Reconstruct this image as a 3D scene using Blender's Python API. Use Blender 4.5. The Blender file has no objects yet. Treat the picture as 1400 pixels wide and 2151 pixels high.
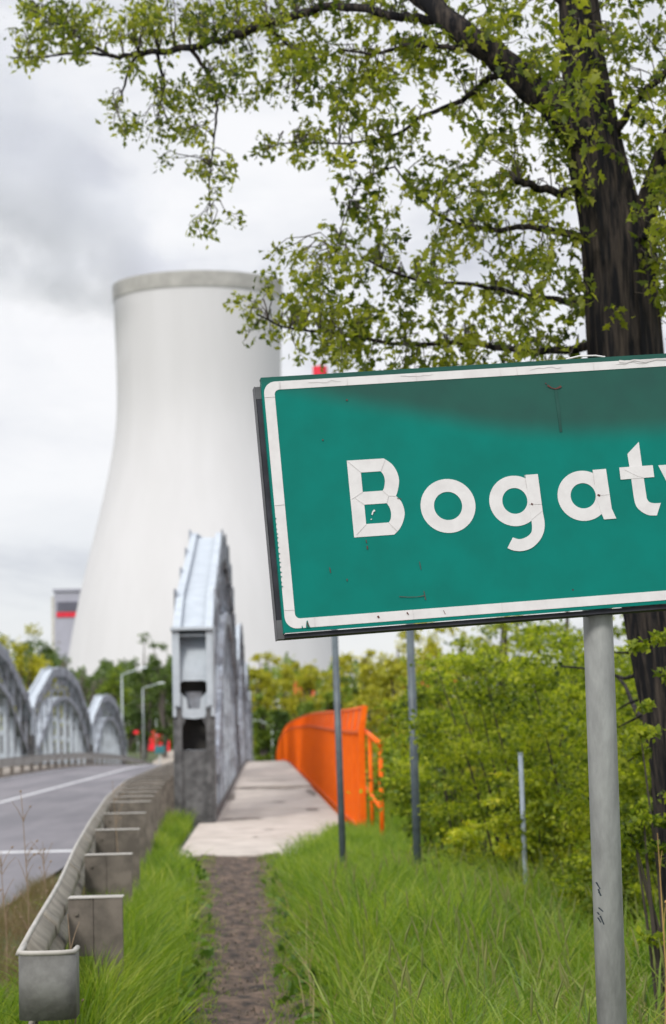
import bpy, math, random
import numpy as np
from mathutils import Matrix, Vector
rnd = random.Random(7); rng = np.random.default_rng(7)
R_ = math.radians
sc = bpy.context.scene
# ------------------------------------------------------------------ camera
EYE = np.array([0.0, 0.0, 1.5]); FPX = 4958.0
ROT = np.array([[0.99929452, 0.01896966, -0.0324131],
                [-0.03050965, -0.09323508, -0.99517656],
                [-0.02190019, 0.9954634, -0.09259054]])   # columns: camera axes in the world
cam_d = bpy.data.cameras.new('camera'); cam = bpy.data.objects.new('camera', cam_d)
sc.collection.objects.link(cam)
M = Matrix.Identity(4)
for i in range(3):
    for j in range(3): M[i][j] = float(ROT[i][j])
M[2][3] = 1.5
cam.matrix_world = M
cam_d.sensor_fit = 'HORIZONTAL'; cam_d.sensor_width = 24.0; cam_d.lens = 85.0
cam_d.clip_start = 0.1; cam_d.clip_end = 8000
cam_d.dof.use_dof = True; cam_d.dof.focus_distance = 6.4; cam_d.dof.aperture_fstop = 6.3
cam_d.dof.aperture_blades = 9
sc.camera = cam
# ------------------------------------------------------------------ sky and sun (bright overcast)
SUN_EL, SUN_AZ = R_(40), R_(206)          # azimuth measured clockwise from +Y
w = bpy.data.worlds.new('World'); sc.world = w; w.use_nodes = True
nt = w.node_tree; N = nt.nodes; L = nt.links
for n in list(N): N.remove(n)
out = N.new('ShaderNodeOutputWorld'); bg = N.new('ShaderNodeBackground'); bg.inputs[1].default_value = 0.1
sky = N.new('ShaderNodeTexSky'); sky.sky_type = 'NISHITA'; sky.sun_disc = False
sky.sun_elevation = SUN_EL; sky.sun_rotation = SUN_AZ
tc = N.new('ShaderNodeTexCoord')
mp = N.new('ShaderNodeMapping'); mp.inputs['Scale'].default_value = (1.0, 1.0, 2.1); mp.inputs['Location'].default_value = (0.35, 0.1, 0.62)
L.new(tc.outputs['Generated'], mp.inputs[0])
no = N.new('ShaderNodeTexNoise'); no.inputs['Scale'].default_value = 7.5; no.inputs['Detail'].default_value = 8; no.inputs['Roughness'].default_value = .56
no.inputs['Distortion'].default_value = .35
L.new(mp.outputs[0], no.inputs['Vector'])
cr = N.new('ShaderNodeValToRGB'); e = cr.color_ramp.elements
e[0].position = .36; e[0].color = (.66, .68, .75, 1); e[1].position = .62; e[1].color = (.97, .975, 1.0, 1)
m_ = e.new(.48); m_.color = (.88, .895, .935, 1)
L.new(no.outputs['Fac'], cr.inputs[0])
sep = N.new('ShaderNodeSeparateXYZ'); L.new(tc.outputs['Generated'], sep.inputs[0])
up = N.new('ShaderNodeMapRange'); up.inputs['From Min'].default_value = .32; up.inputs['From Max'].default_value = 1
up.inputs['To Min'].default_value = 10.0; up.inputs['To Max'].default_value = 23.0
L.new(sep.outputs['Z'], up.inputs[0])
ml = N.new('ShaderNodeVectorMath'); ml.operation = 'SCALE'; L.new(cr.outputs[0], ml.inputs[0]); L.new(up.outputs[0], ml.inputs['Scale'])
mx = N.new('ShaderNodeMix'); mx.data_type = 'RGBA'
# thin cloud near the horizon lets some pale blue through
th = N.new('ShaderNodeMapRange'); th.inputs['From Min'].default_value = .03; th.inputs['From Max'].default_value = .12
th.inputs['To Min'].default_value = .80; th.inputs['To Max'].default_value = .97
L.new(sep.outputs['Z'], th.inputs[0]); L.new(th.outputs[0], mx.inputs[0])
L.new(sky.outputs[0], mx.inputs[6]); L.new(ml.outputs[0], mx.inputs[7]); L.new(mx.outputs[2], bg.inputs[0])
L.new(bg.outputs[0], out.inputs[0])
sd = bpy.data.lights.new('sun', 'SUN'); sd.energy = 2.4; sd.angle = R_(12); sd.color = (1, .96, .88)
so = bpy.data.objects.new('sun', sd); sc.collection.objects.link(so)
sdir = Vector((math.sin(SUN_AZ) * math.cos(SUN_EL), math.cos(SUN_AZ) * math.cos(SUN_EL), math.sin(SUN_EL)))
so.rotation_euler = sdir.to_track_quat('Z', 'Y').to_euler()
sc.view_settings.view_transform = 'Standard'; sc.view_settings.look = 'None'
sc.view_settings.exposure = 0.0; sc.view_settings.gamma = 1.0
sc.cycles.max_bounces = 8; sc.cycles.volume_bounces = 2; sc.cycles.transparent_max_bounces = 8
# ------------------------------------------------------------------ helpers
def unp(px, py, d):
    r = ROT @ np.array([(px - 700) / FPX, -(py - 1075.5) / FPX, -1.0]); r = r / r[1]
    return EYE + r * d
def px2m(w_, d): return w_ * d / FPX
def ss(a, b, x):
    t = min(1, max(0, (x - a) / (b - a))); return t * t * (3 - 2 * t)
def camber(Y): return -0.000152 * (Y - 102) ** 2 if 102 < Y <= 224 else (0.0 if Y <= 102 else max(-2.262, -2.262 + 0) + (ss(224, 330, Y) * 1.5))
def gz(X, Y):
    z = camber(Y) - .03
    a = ss(44, 62, Y) * (1 - ss(205, 224, Y))
    off = ss(2.2, 5.5, X) if X > 0 else ss(-14.5, -18, -X - 0) if False else (1.0 if True else 0)
    side = ss(2.5, 7, X) if X > -4 else ss(14.5, 19, -X)
    z += -5.5 * a * 1.0
    if Y < 62: z += -1.2 * ss(30, 50, Y) * side
    if Y > 224: z += ss(330, 900, Y) * 6
    return z
class MB:
    def __init__(s): s.v = []; s.f = []; s.m = []
    def add(s, vs, fs, mi=0):
        b = len(s.v); s.v += [tuple(map(float, p)) for p in vs]; s.f += [tuple(b + i for i in f) for f in fs]; s.m += [mi] * len(fs)
    def box(s, x0, x1, y0, y1, z0, z1, mi=0):
        s.add([(x0,y0,z0),(x1,y0,z0),(x1,y1,z0),(x0,y1,z0),(x0,y0,z1),(x1,y0,z1),(x1,y1,z1),(x0,y1,z1)],
              [(0,3,2,1),(4,5,6,7),(0,1,5,4),(1,2,6,5),(2,3,7,6),(3,0,4,7)], mi)
    def seg(s, xa, xb, p, q, mi=0):       # hexahedron between two (y, zbottom, ztop) stations
        s.add([(xa,p[0],p[1]),(xb,p[0],p[1]),(xb,q[0],q[1]),(xa,q[0],q[1]),(xa,p[0],p[2]),(xb,p[0],p[2]),(xb,q[0],q[2]),(xa,q[0],q[2])],
              [(0,3,2,1),(4,5,6,7),(0,1,5,4),(1,2,6,5),(2,3,7,6),(3,0,4,7)], mi)
    def tube(s, pts, rad, n=8, mi=0, cap=True):
        pts = [np.array(p, float) for p in pts]; k = len(pts)
        if not hasattr(rad, '__len__'): rad = [rad] * k
        b = len(s.v); prev = None
        for i, p in enumerate(pts):
            d = pts[min(i + 1, k - 1)] - pts[max(i - 1, 0)]; d /= (np.linalg.norm(d) + 1e-9)
            if prev is None:
                a = np.array([1., 0, 0]) if abs(d[0]) < .8 else np.array([0, 1., 0])
            else: a = prev
            u = a - d * (a @ d); u /= (np.linalg.norm(u) + 1e-9); v = np.cross(d, u); prev = u
            for j in range(n):
                t = 2 * math.pi * j / n; q = p + rad[i] * (math.cos(t) * u + math.sin(t) * v); s.v.append(tuple(q))
        for i in range(k - 1):
            for j in range(n):
                s.f.append((b + i*n + j, b + i*n + (j+1) % n, b + (i+1)*n + (j+1) % n, b + (i+1)*n + j)); s.m.append(mi)
        if cap:
            s.f.append(tuple(b + j for j in range(n - 1, -1, -1))); s.m.append(mi)
            s.f.append(tuple(b + (k-1)*n + j for j in range(n))); s.m.append(mi)
    def prism_y(s, poly, y0, y1, mi=0):   # poly in (x,z)
        n = len(poly)
        vs = [(x, y0, z) for x, z in poly] + [(x, y1, z) for x, z in poly]
        fs = [tuple(range(n - 1, -1, -1)), tuple(range(n, 2 * n))] + [(i, (i+1) % n, n + (i+1) % n, n + i) for i in range(n)]
        s.add(vs, fs, mi)
    def lathe(s, prof, n=64, c=(0, 0), mi=0):
        b = len(s.v)
        for r, z in prof:
            for j in range(n):
                t = 2 * math.pi * j / n; s.v.append((c[0] + r * math.cos(t), c[1] + r * math.sin(t), z))
        for i in range(len(prof) - 1):
            for j in range(n):
                s.f.append((b+i*n+j, b+i*n+(j+1) % n, b+(i+1)*n+(j+1) % n, b+(i+1)*n+j)); s.m.append(mi)
    def rivet(s, x, y, z, r, ax=0, sgn=1):
        o = np.array([x, y, z]); e = np.eye(3); a = e[ax] * sgn * r * .6; u = e[(ax+1) % 3] * r; v = e[(ax+2) % 3] * r
        s.add([o + u, o + v, o - u, o - v, o + a], [(0,1,4),(1,2,4),(2,3,4),(3,0,4)])
    def build(s, name, mats, parent=None, smooth=False):
        me = bpy.data.meshes.new(name); me.from_pydata(s.v, [], s.f)
        mats = mats if isinstance(mats, (list, tuple)) else [mats]
        for m in mats: me.materials.append(m)
        me.polygons.foreach_set('material_index', s.m)
        if smooth: me.polygons.foreach_set('use_smooth', [True] * len(s.f))
        me.update()
        o = bpy.data.objects.new(name, me); sc.collection.objects.link(o)
        if parent: o.parent = parent
        return o
def tag(o, label=None, cat=None, group=None, kind=None):
    if label: o['label'] = label
    if cat: o['category'] = cat
    if group: o['group'] = group
    if kind: o['kind'] = kind
    return o
def empty(name, loc=(0, 0, 0), label=None, cat=None, group=None, kind=None):
    o = bpy.data.objects.new(name, None); sc.collection.objects.link(o); o.location = loc
    o.empty_display_size = .2
    return tag(o, label, cat, group, kind)
def rebase(mb, loc):
    mb.v = [(x - loc[0], y - loc[1], z - loc[2]) for x, y, z in mb.v]; return mb
# ------------------------------------------------------------------ materials
def mat(name, col, rough=.6, var=.15, scale=6, col2=None, lo=.4, hi=.65, bump=0, bscale=None, metal=0, stretch=(1,1,1), coord='Object', spec=.5, detail=6):
    m = bpy.data.materials.new(name); m.use_nodes = True; t = m.node_tree; n = t.nodes; l = t.links
    b = n['Principled BSDF']; b.inputs['Roughness'].default_value = rough; b.inputs['Metallic'].default_value = metal
    b.inputs['Specular IOR Level'].default_value = spec
    c = n.new('ShaderNodeTexCoord'); mp = n.new('ShaderNodeMapping'); mp.inputs['Scale'].default_value = stretch
    l.new(c.outputs[coord], mp.inputs[0])
    no = n.new('ShaderNodeTexNoise'); no.inputs['Scale'].default_value = scale; no.inputs['Detail'].default_value = detail; no.inputs['Roughness'].default_value = .62
    l.new(mp.outputs[0], no.inputs['Vector'])
    r = n.new('ShaderNodeValToRGB'); r.color_ramp.elements[0].position = lo; r.color_ramp.elements[1].position = hi
    c2 = col2 if col2 else tuple(x * (1 - var) for x in col); c1 = col if col2 else tuple(min(1, x * (1 + var)) for x in col)
    r.color_ramp.elements[0].color = (*c2, 1); r.color_ramp.elements[1].color = (*c1, 1)
    l.new(no.outputs['Fac'], r.inputs[0]); l.new(r.outputs[0], b.inputs['Base Color'])
    if bump:
        n2 = n.new('ShaderNodeTexNoise'); n2.inputs['Scale'].default_value = bscale or scale * 4; n2.inputs['Detail'].default_value = 5
        l.new(mp.outputs[0], n2.inputs['Vector'])
        bp = n.new('ShaderNodeBump'); bp.inputs['Strength'].default_value = bump; bp.inputs['Distance'].default_value = .02
        l.new(n2.outputs['Fac'], bp.inputs['Height']); l.new(bp.outputs[0], b.inputs['Normal'])
    return m
def leafmat(name, cols, trans=.45, nscale=.8, rough=.5):
    """leaf colour varies leaf by leaf and clump by clump; light passes through"""
    m = bpy.data.materials.new(name); m.use_nodes = True; t = m.node_tree; n = t.nodes; l = t.links
    for q in list(n): n.remove(q)
    o = n.new('ShaderNodeOutputMaterial'); b = n.new('ShaderNodeBsdfPrincipled'); tr = n.new('ShaderNodeBsdfTranslucent'); mx = n.new('ShaderNodeMixShader')
    b.inputs['Roughness'].default_value = rough; b.inputs['Specular IOR Level'].default_value = .3
    g = n.new('ShaderNodeNewGeometry'); no = n.new('ShaderNodeTexNoise'); no.inputs['Scale'].default_value = nscale; no.inputs['Detail'].default_value = 2
    c = n.new('ShaderNodeTexCoord'); l.new(c.outputs['Object'], no.inputs['Vector'])
    a = n.new('ShaderNodeMath'); a.operation = 'MULTIPLY_ADD'; a.inputs[1].default_value = .55
    s = n.new('ShaderNodeMapRange'); s.inputs['From Min'].default_value = .3; s.inputs['From Max'].default_value = .7; s.inputs['To Min'].default_value = -.05; s.inputs['To Max'].default_value = .5
    l.new(no.outputs['Fac'], s.inputs[0]); l.new(g.outputs['Random Per Island'], a.inputs[0]); l.new(s.outputs[0], a.inputs[2])
    r = n.new('ShaderNodeValToRGB'); e = r.color_ramp.elements
    e[0].position = .05; e[1].position = .95; e[0].color = (*cols[0], 1); e[1].color = (*cols[-1], 1)
    for i, cc in enumerate(cols[1:-1]):
        k = e.new((i + 1) / (len(cols) - 1)); k.color = (*cc, 1)
    l.new(a.outputs[0], r.inputs[0]); l.new(r.outputs[0], b.inputs['Base Color'])
    hs = n.new('ShaderNodeMix'); hs.data_type = 'RGBA'; hs.blend_type = 'MULTIPLY'; hs.inputs[0].default_value = 1; hs.inputs[7].default_value = (1.25, 1.3, .6, 1)
    l.new(r.outputs[0], hs.inputs[6]); l.new(hs.outputs[2], tr.inputs[0])
    mx.inputs[0].default_value = trans; l.new(b.outputs[0], mx.inputs[1]); l.new(tr.outputs[0], mx.inputs[2]); l.new(mx.outputs[0], o.inputs[0])
    return m
MT = {
 'bark': mat('bark', (.085,.068,.056), .95, scale=9, col2=(.010,.010,.012), lo=.44, hi=.74, stretch=(3.6,3.6,.32), bump=1.0, bscale=16, spec=.15),
 'twig': mat('twig_bark', (.045,.036,.028), .9),
 'grey_bark': mat('grey_bark', (.10,.085,.075), .9),
 'galv': mat('galvanised', (.37,.38,.375), .55, scale=18, col2=(.22,.225,.225), stretch=(1,1,.3), lo=.32, hi=.68, metal=.1, bump=.15, bscale=60),
 'frame': mat('frame_grey', (.045,.045,.058), .6, scale=12, col2=(.028,.028,.036), spec=.2),
 'frame_cap': mat('frame_cap', (.12,.12,.13), .6, scale=20, spec=.2),
 'darkpole': mat('dark_pole', (.085,.11,.125), .45, scale=10, col2=(.05,.065,.08)),
 'markerp': mat('marker_paint', (.36,.41,.48), .6, scale=9, col2=(.25,.29,.34)),
 'whitepole': mat('white_pole', (.6,.64,.68), .6, scale=5),
 'edge': mat('rail_edge', (.42,.40,.37), .6, scale=5, col2=(.32,.30,.27)),
 'beam': mat('beam_grey', (.27,.245,.205), .7, scale=5, col2=(.165,.148,.122), bump=.15, spec=.2),
 'postm': mat('rail_post', (.165,.14,.118), .75, scale=6, col2=(.085,.072,.06), bump=.1),
 'capm': mat('rail_cap', (.165,.165,.155), .7, scale=9, col2=(.10,.098,.092), bump=.12),
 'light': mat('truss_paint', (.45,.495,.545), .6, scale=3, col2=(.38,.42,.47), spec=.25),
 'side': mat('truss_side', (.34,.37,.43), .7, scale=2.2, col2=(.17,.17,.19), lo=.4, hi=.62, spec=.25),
 'old': mat('truss_weathered', (.13,.13,.135), .75, scale=5, col2=(.055,.055,.058), bump=.3),
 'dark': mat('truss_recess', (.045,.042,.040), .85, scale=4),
 'orange': mat('orange_paint', (.80,.135,.003), .55, scale=5, col2=(.68,.10,.003), spec=.15),
 'concrete': mat('slab_concrete', (.50,.445,.40), .85, scale=2.2, col2=(.36,.315,.28), bump=.6, bscale=14, detail=11),
 'tower': mat('tower_concrete', (.60,.593,.613), .9, scale=.12, col2=(.572,.565,.583), stretch=(1,1,.15)),
 'rim': mat('tower_rim', (.39,.38,.365), .9, scale=.2),
 'bldg': mat('cladding', (.42,.42,.50), .7, var=.05, scale=.1),
 'bldgdark': mat('cladding_dark', (.13,.13,.17), .7, scale=.1),
 'red': mat('red_paint', (.75,.02,.05), .5, scale=1),
 'redsign': mat('red_board', (.85,.010,.03), .5, var=.08, scale=1),
 'roof': mat('roof_tile', (.55,.025,.02), .8, scale=2),
 'wall': mat('render_wall', (.62,.60,.55), .9, scale=1),
 'teal': mat('teal_board', (.03,.17,.20), .5, scale=3),
 'lamp': mat('lamp_paint', (.42,.47,.49), .5, scale=2),
 'white': mat('white_line', (.55,.55,.57), .7, scale=4, col2=(.33,.33,.35), lo=.35, hi=.55),
 'glass': mat('dark_glass', (.03,.04,.05), .1, scale=2),
 'rubber': mat('rubber', (.02,.02,.02), .9),
 'carpaint': mat('car_paint', (.62,.72,.80), .3, var=.03, scale=1),
 'kerb': mat('kerb_stone', (.38,.33,.28), .9, scale=3, col2=(.28,.24,.2)),
 'asphalt': mat('asphalt', (.195,.183,.20), .85, scale=.8, col2=(.125,.12,.135), stretch=(1,.12,1), bump=.25, bscale=60),
 'drystem': mat('dry_stem', (.24,.17,.11), .9),
 'straw': mat('straw', (.38,.24,.08), .9),
}
# ground: green earth with the worn dirt path in it
def ground_mat():
    m = mat('earth', (.075,.105,.028), .95, scale=3, col2=(.04,.05,.02), bump=.6, bscale=30); return m
def path_mat():
    m = mat('dirt', (.135,.088,.062), .95, scale=10, col2=(.016,.010,.008), lo=.38, hi=.64, bump=1.0, bscale=45, stretch=(.8,.55,1), detail=12); return m
# ------------------------------------------------------------------ setting
def grid(name, xs, ys, zf, m, kind='structure', smooth=True):
    v = [(x, y, zf(x, y)) for y in ys for x in xs]; nx = len(xs)
    f = [(j*nx+i, j*nx+i+1, (j+1)*nx+i+1, (j+1)*nx+i) for j in range(len(ys)-1) for i in range(nx-1)]
    b = MB(); b.v = v; b.f = f; b.m = [0]*len(f); o = b.build(name, m, None, smooth); tag(o, kind=kind); return o
xs = [-3000,-1200,-500,-200,-90,-50,-30,-22,-19,-17,-15,-13,-11] + [x*.6-10 for x in range(0,30)] + [9,11,14,18,25,40,80,200,500,1200,3000]
ys = [-60,-20,0,4,8,12,16,20,24,28,32,36,40,43,46,49,52,55,58,62,80,120,160,190,205,210,215,220,224,230,250,280,330,400,600,900,1500,3500]
g = grid('ground', xs, ys, lambda x, y: gz(x, y) + (rnd.uniform(-.02,.02) if abs(x) < 8 and 0 < y < 40 and x > -2 else -.03 if x < -2.2 else 0), ground_mat())
tag(g, 'grassy earth under the tall grass and bushes', 'ground')
# dirt path: ragged ribbon
def pl(y): return -.62 + .30 * ss(28, 12, y) if False else -.33 - .29 * ss(13, 28, y)
def pr(y): return .10 - .10 * ss(13, 28, y)
pb = MB(); ysp = [2 + i * .125 for i in range(217)]
for i, y in enumerate(ysp):
    wv = lambda k: .05 * math.sin(y * 1.9 + k) + .04 * math.sin(y * 4.3 + 2 * k) + .03 * math.sin(y * 9.1 + 3 * k)
    a = pl(y) - .14 + wv(1); c = pr(y) + .16 + wv(4)
    for k in range(7):
        t = k / 6; pb.v.append((a + (c - a) * t, y, .006 + gz(0, y) + .03 - .03 * math.sin(math.pi * t) + .03 + rnd.uniform(-.017,.017)))
for i in range(len(ysp) - 1):
    for k in range(6): pb.f.append((i*7+k, i*7+k+1, (i+1)*7+k+1, (i+1)*7+k)); pb.m.append(0)
tag(pb.build('path', path_mat(), None, True), 'trodden brown dirt path leading to the concrete footway', 'path', kind='structure')
stn = MB(); q9 = random.Random(5)
for _ in range(1500):
    y = 8 + 20.5 * q9.random(); x = pl(y) - .05 + (pr(y) - pl(y) + .1) * q9.random(); rr0 = q9.uniform(.004, .016); z = .012 + gz(0, y) + .03
    an = q9.uniform(0, 3.1); cs_, sn_ = math.cos(an), math.sin(an)
    top_ = [(x + rr0 * (cs_ * u - sn_ * v * .7), y + rr0 * (sn_ * u + cs_ * v * .7)) for u, v in ((1, 0), (.3, 1), (-.8, .6), (-1, -.4), (.2, -1))]
    stn.add([(a, b, z - .01) for a, b in top_] + [(x + (a - x) * .6, y + (b - y) * .6, z + rr0 * .55) for a, b in top_], [(0,1,6,5),(1,2,7,6),(2,3,8,7),(3,4,9,8),(4,0,5,9),(5,6,7,8,9)])
tag(stn.build('gravel', mat('stone', (.17,.135,.11), .9, scale=30, col2=(.05,.038,.03)), None), 'small stones and crumbs of soil on the dirt path', 'gravel', kind='stuff')
# road with markings
ysr = [-30, 0, 10, 20, 30, 40] + list(range(50, 340, 6))
rb = MB()
def strip(mb, x0, x1, ya, yb, h, step=6, mi=0):
    yy = [ya]; y = ya + step
    while y < yb - .01: yy.append(y); y += step
    yy.append(yb)
    for a, b in zip(yy, yy[1:]):
        za, zb = camber(a) + h, camber(b) + h
        mb.add([(x0, a, za), (x1, a, za), (x1, b, zb), (x0, b, zb)], [(0,1,2,3)], mi)
strip(rb, -9.9, -2.3, -30, 335, .012)
tag(rb.build('road', MT['asphalt'], None), 'grey asphalt road running over the bridge', 'road', kind='structure')
mk = MB(); strip(mk, -6.22, -6.02, 24, 330, .018); mk.box(-5.9, -2.32, 31.0, 31.55, .0172, .0182)
strip(mk, -9.62, -9.5, -30, 330, .018)
tag(mk.build('road_marking', MT['white'], None), 'worn white lines painted on the road', 'road marking', kind='structure')
kb = MB()
for a in range(-30, 330, 6):
    z0, z1 = camber(a), camber(a + 6)
    kb.seg(-12.35, -9.9, (a, z0 - .25, z0 + .14), (a + 6, z1 - .25, z1 + .14))
tag(kb.build('pavement', MT['kerb'], None), 'raised concrete kerb and walkway on the far side of the road', 'kerb', kind='structure')
# near footway slab
fb = MB(); rr = random.Random(3)
cuts = [28.9, 34, 39.6, 46, 52, 58, 64, 66.5, 74, 82, 90, 98, 106, 114, 122, 130, 140, 150, 160, 170, 180, 190, 200, 212, 224]
for a, b in zip(cuts, cuts[1:]):
    xl = -1.05 if b <= 39.6 else -.79
    dz = rr.uniform(-.006, .006) if a < 64 else .035
    fb.seg(xl, 1.34, (a + .012, camber(a) - .3, camber(a) + .03 + dz), (b - .012, camber(b) - .3, camber(b) + .03 + dz))
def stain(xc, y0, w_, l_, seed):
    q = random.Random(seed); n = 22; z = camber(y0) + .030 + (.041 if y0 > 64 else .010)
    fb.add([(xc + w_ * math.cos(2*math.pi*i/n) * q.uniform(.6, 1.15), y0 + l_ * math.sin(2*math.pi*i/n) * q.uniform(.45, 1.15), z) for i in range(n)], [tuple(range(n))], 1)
stain(.45, 62.9, .62, .9, 1); stain(-.35, 63.2, .3, .6, 2); stain(-.35, 41.0, .42, .35, 3); stain(.1, 36.2, .10, .10, 4); stain(.5, 31.5, .07, .06, 5); stain(.35, 50.5, .15, .35, 6); stain(.95, 45, .14, .8, 7)  # first two: dirt plus painted shade of the slab step behind; the rest dirt
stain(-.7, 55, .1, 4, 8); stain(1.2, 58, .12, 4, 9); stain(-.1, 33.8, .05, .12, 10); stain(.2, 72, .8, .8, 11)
DIRT_SHADE = mat('slab_dirt_shade', (.24,.205,.18), .95, scale=9, col2=(.13,.11,.095))
tag(fb.build('footway', [MT['concrete'], DIRT_SHADE], None), 'pale concrete footway running along the bridge', 'footway', kind='structure')
# ------------------------------------------------------------------ bridge
bridge = empty('arch_bridge', (0, 39.8, 0), 'grey steel bridge of riveted arch trusses carrying the road', 'bridge')
BL = (0, 39.8, 0)
db = MB()
for a in range(40, 224, 8):
    a2 = min(224, a + 8); z0, z1 = camber(a), camber(a2)
    db.seg(-13.3, 1.5, (a, z0 - 1.0, z0 - .31), (a2, z1 - 1.0, z1 - .31))
for x in (-12.6, -9, -5.5, -2.2, 1.2):
    for a in range(40, 224, 8):
        a2 = min(224, a + 8); db.seg(x - .12, x + .12, (a, camber(a) - 1.7, camber(a) - 1.0), (a2, camber(a2) - 1.7, camber(a2) - 1.0))
rebase(db, BL).build('deck', MT['old'], bridge)
for y in (40.5, 86, 132, 178, 222.5):
    p = MB(); p.box(-13.6, 1.8, y - .8, y + .8, -8.5, camber(y) - 1.72); rebase(p, BL).build('pier', MT['concrete'], bridge)
NP = 12; LT = 45.0
KN = [0, .05, .125, .20, .27, .385, .5, .615, .73, .80, .875, .95, 1]
def hf(u): return float(np.interp(min(u, 1 - u), [0, .05, .125, .20, .27, .385, .5], [3.24, 3.98, 4.60, 5.24, 5.88, 6.22, 6.35]))
def truss(xc, Y0, near, label):
    W = .32; t = .035
    kn = KN
    ch = MB()
    Ys = [Y0 + u * LT for u in kn]; zc = [camber(y) for y in Ys]; hh = [hf(u) + z for u, z in zip(kn, zc)]
    for i in range(NP):
        p, q = (Ys[i], hh[i]), (Ys[i+1], hh[i+1])
        for s in (-1, 1):
            x0, x1 = xc + s * W - t / 2, xc + s * W + t / 2
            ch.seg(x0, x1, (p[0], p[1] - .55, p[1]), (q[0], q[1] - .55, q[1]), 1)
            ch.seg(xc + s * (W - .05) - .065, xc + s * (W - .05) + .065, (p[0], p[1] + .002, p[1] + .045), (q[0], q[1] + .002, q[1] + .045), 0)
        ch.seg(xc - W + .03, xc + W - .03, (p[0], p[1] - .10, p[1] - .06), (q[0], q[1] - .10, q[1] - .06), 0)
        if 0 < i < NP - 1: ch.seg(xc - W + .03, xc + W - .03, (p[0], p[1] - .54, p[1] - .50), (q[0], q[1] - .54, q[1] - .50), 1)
        # splice tabs at the panel points
        for s in (-1, 1):
            xx = xc + s * (W + .035)
            ch.seg(xx - .02, xx + .02, (q[0] - .35, q[1] - .62, q[1] + .09), (q[0] + .25, q[1] - .62, q[1] + .07), 1)
    # lower arch chord
    lo = []
    for i, u in enumerate(kn):
        v = max(0, 1 - abs(2 * u - 1) ** 3.2); lo.append(zc[i] + .6 + (hf(u) - 1.75 - .6) * v)
    for i in range(1, NP - 1):
        for s in (-1, 1):
            xx = xc + s * (W - .005)
            ch.seg(xx - .05, xx + .05, (Ys[i], lo[i] - .28, lo[i]), (Ys[i+1], lo[i+1] - .28, lo[i+1]), 1)
        ch.seg(xc - W + .05, xc + W - .05, (Ys[i], lo[i] - .1, lo[i] - .06), (Ys[i+1], lo[i+1] - .1, lo[i+1] - .06), 0)
    for i in range(1, NP):
        for s in (-1, 1):
            xx = xc + s * (W - .07); ch.box(xx - .03, xx + .03, Ys[i] - .09, Ys[i] + .09, lo[i], hh[i] - .55, 1)
        j = i + 1 if i < NP // 2 else i - 1
        for s in (-1, 1):
            xx = xc + s * (W - .10)
            a, b = (Ys[i], lo[i] + .0, lo[i] + .14), (Ys[j], hh[j] - .72, hh[j] - .56)
            ch.seg(xx - .02, xx + .02, *((a, b) if Ys[i] < Ys[j] else (b, a)), 1)
    # bottom chord
    for i in range(NP):
        for s in (-1, 1):
            xx = xc + s * W
            ch.seg(xx - .024, xx + .024, (max(Ys[i], Y0 + .56), zc[i] - .9, zc[i] + .22), (min(Ys[i+1], Y0 + LT - .56), zc[i+1] - .9, zc[i+1] + .22), 2)
    if near:
        for i in range(NP // 2 + 1):
            n = 26
            for k in range(n):
                y = Ys[i] + (Ys[i+1] - Ys[i]) * (k + .5) / n; z = hh[i] + (hh[i+1] - hh[i]) * (k + .5) / n
                for dz in (-.06, -.47): ch.rivet(xc + W + t / 2, y, z + dz, .035, 0, 1)
    tr = rebase(ch, BL).build('arch_truss', [MT['light'], MT['side'], MT['old']], bridge)
    tr['label'] = label
    # verticals: two riveted flanges tied by batten plates
    for i in range(1, NP):
        v = MB(); y = Ys[i]; z0 = zc[i] - .1; z1 = lo[i] - .28
        for s in (-1, 1):
            xx = xc + s * (W - .02)
            v.box(xx - .02, xx + .02, y - .17, y + .17, z0, z1, 0)
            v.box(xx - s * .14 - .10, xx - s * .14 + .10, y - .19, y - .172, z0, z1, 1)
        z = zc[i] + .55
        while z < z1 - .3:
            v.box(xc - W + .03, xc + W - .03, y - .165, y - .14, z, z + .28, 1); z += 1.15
        if near:
            z = z0
            while z < z1:
                for dy in (-.12, .12): v.rivet(xc + W, y + dy, z, .028, 0, 1)
                z += .22
        rebase(v, BL).build('vertical', [MT['side'], MT['light']], tr)
    # end frames
    for e_, ye, sg in ((0, Y0, 1), (1, Y0 + LT, -1)):
        zb = camber(ye)
        f = MB()
        def bx(x0, x1, d0, d1, z0, z1, mi=0):   # depth measured into the truss
            ya, yb = ye + sg * d0, ye + sg * d1
            f.box(xc + x0, xc + x1, min(ya, yb), max(ya, yb), zb + z0, zb + z1, mi)
        # upper light box, side webs slightly closer at the bottom
        for s in (-1, 1):
            bx(s * W - .028, s * W + .028, -.06, .5, 1.80, 3.25, 0)
            bx(s * (W - .045) - .05, s * (W - .045) + .05, -.085, -.062, 1.98, 3.23, 0)
        bx(-W - .05, W + .03, -.16, .45, 3.25, 3.30, 0)
        # curved cover plate rolling forward down to the opening
        K = 10
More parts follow.
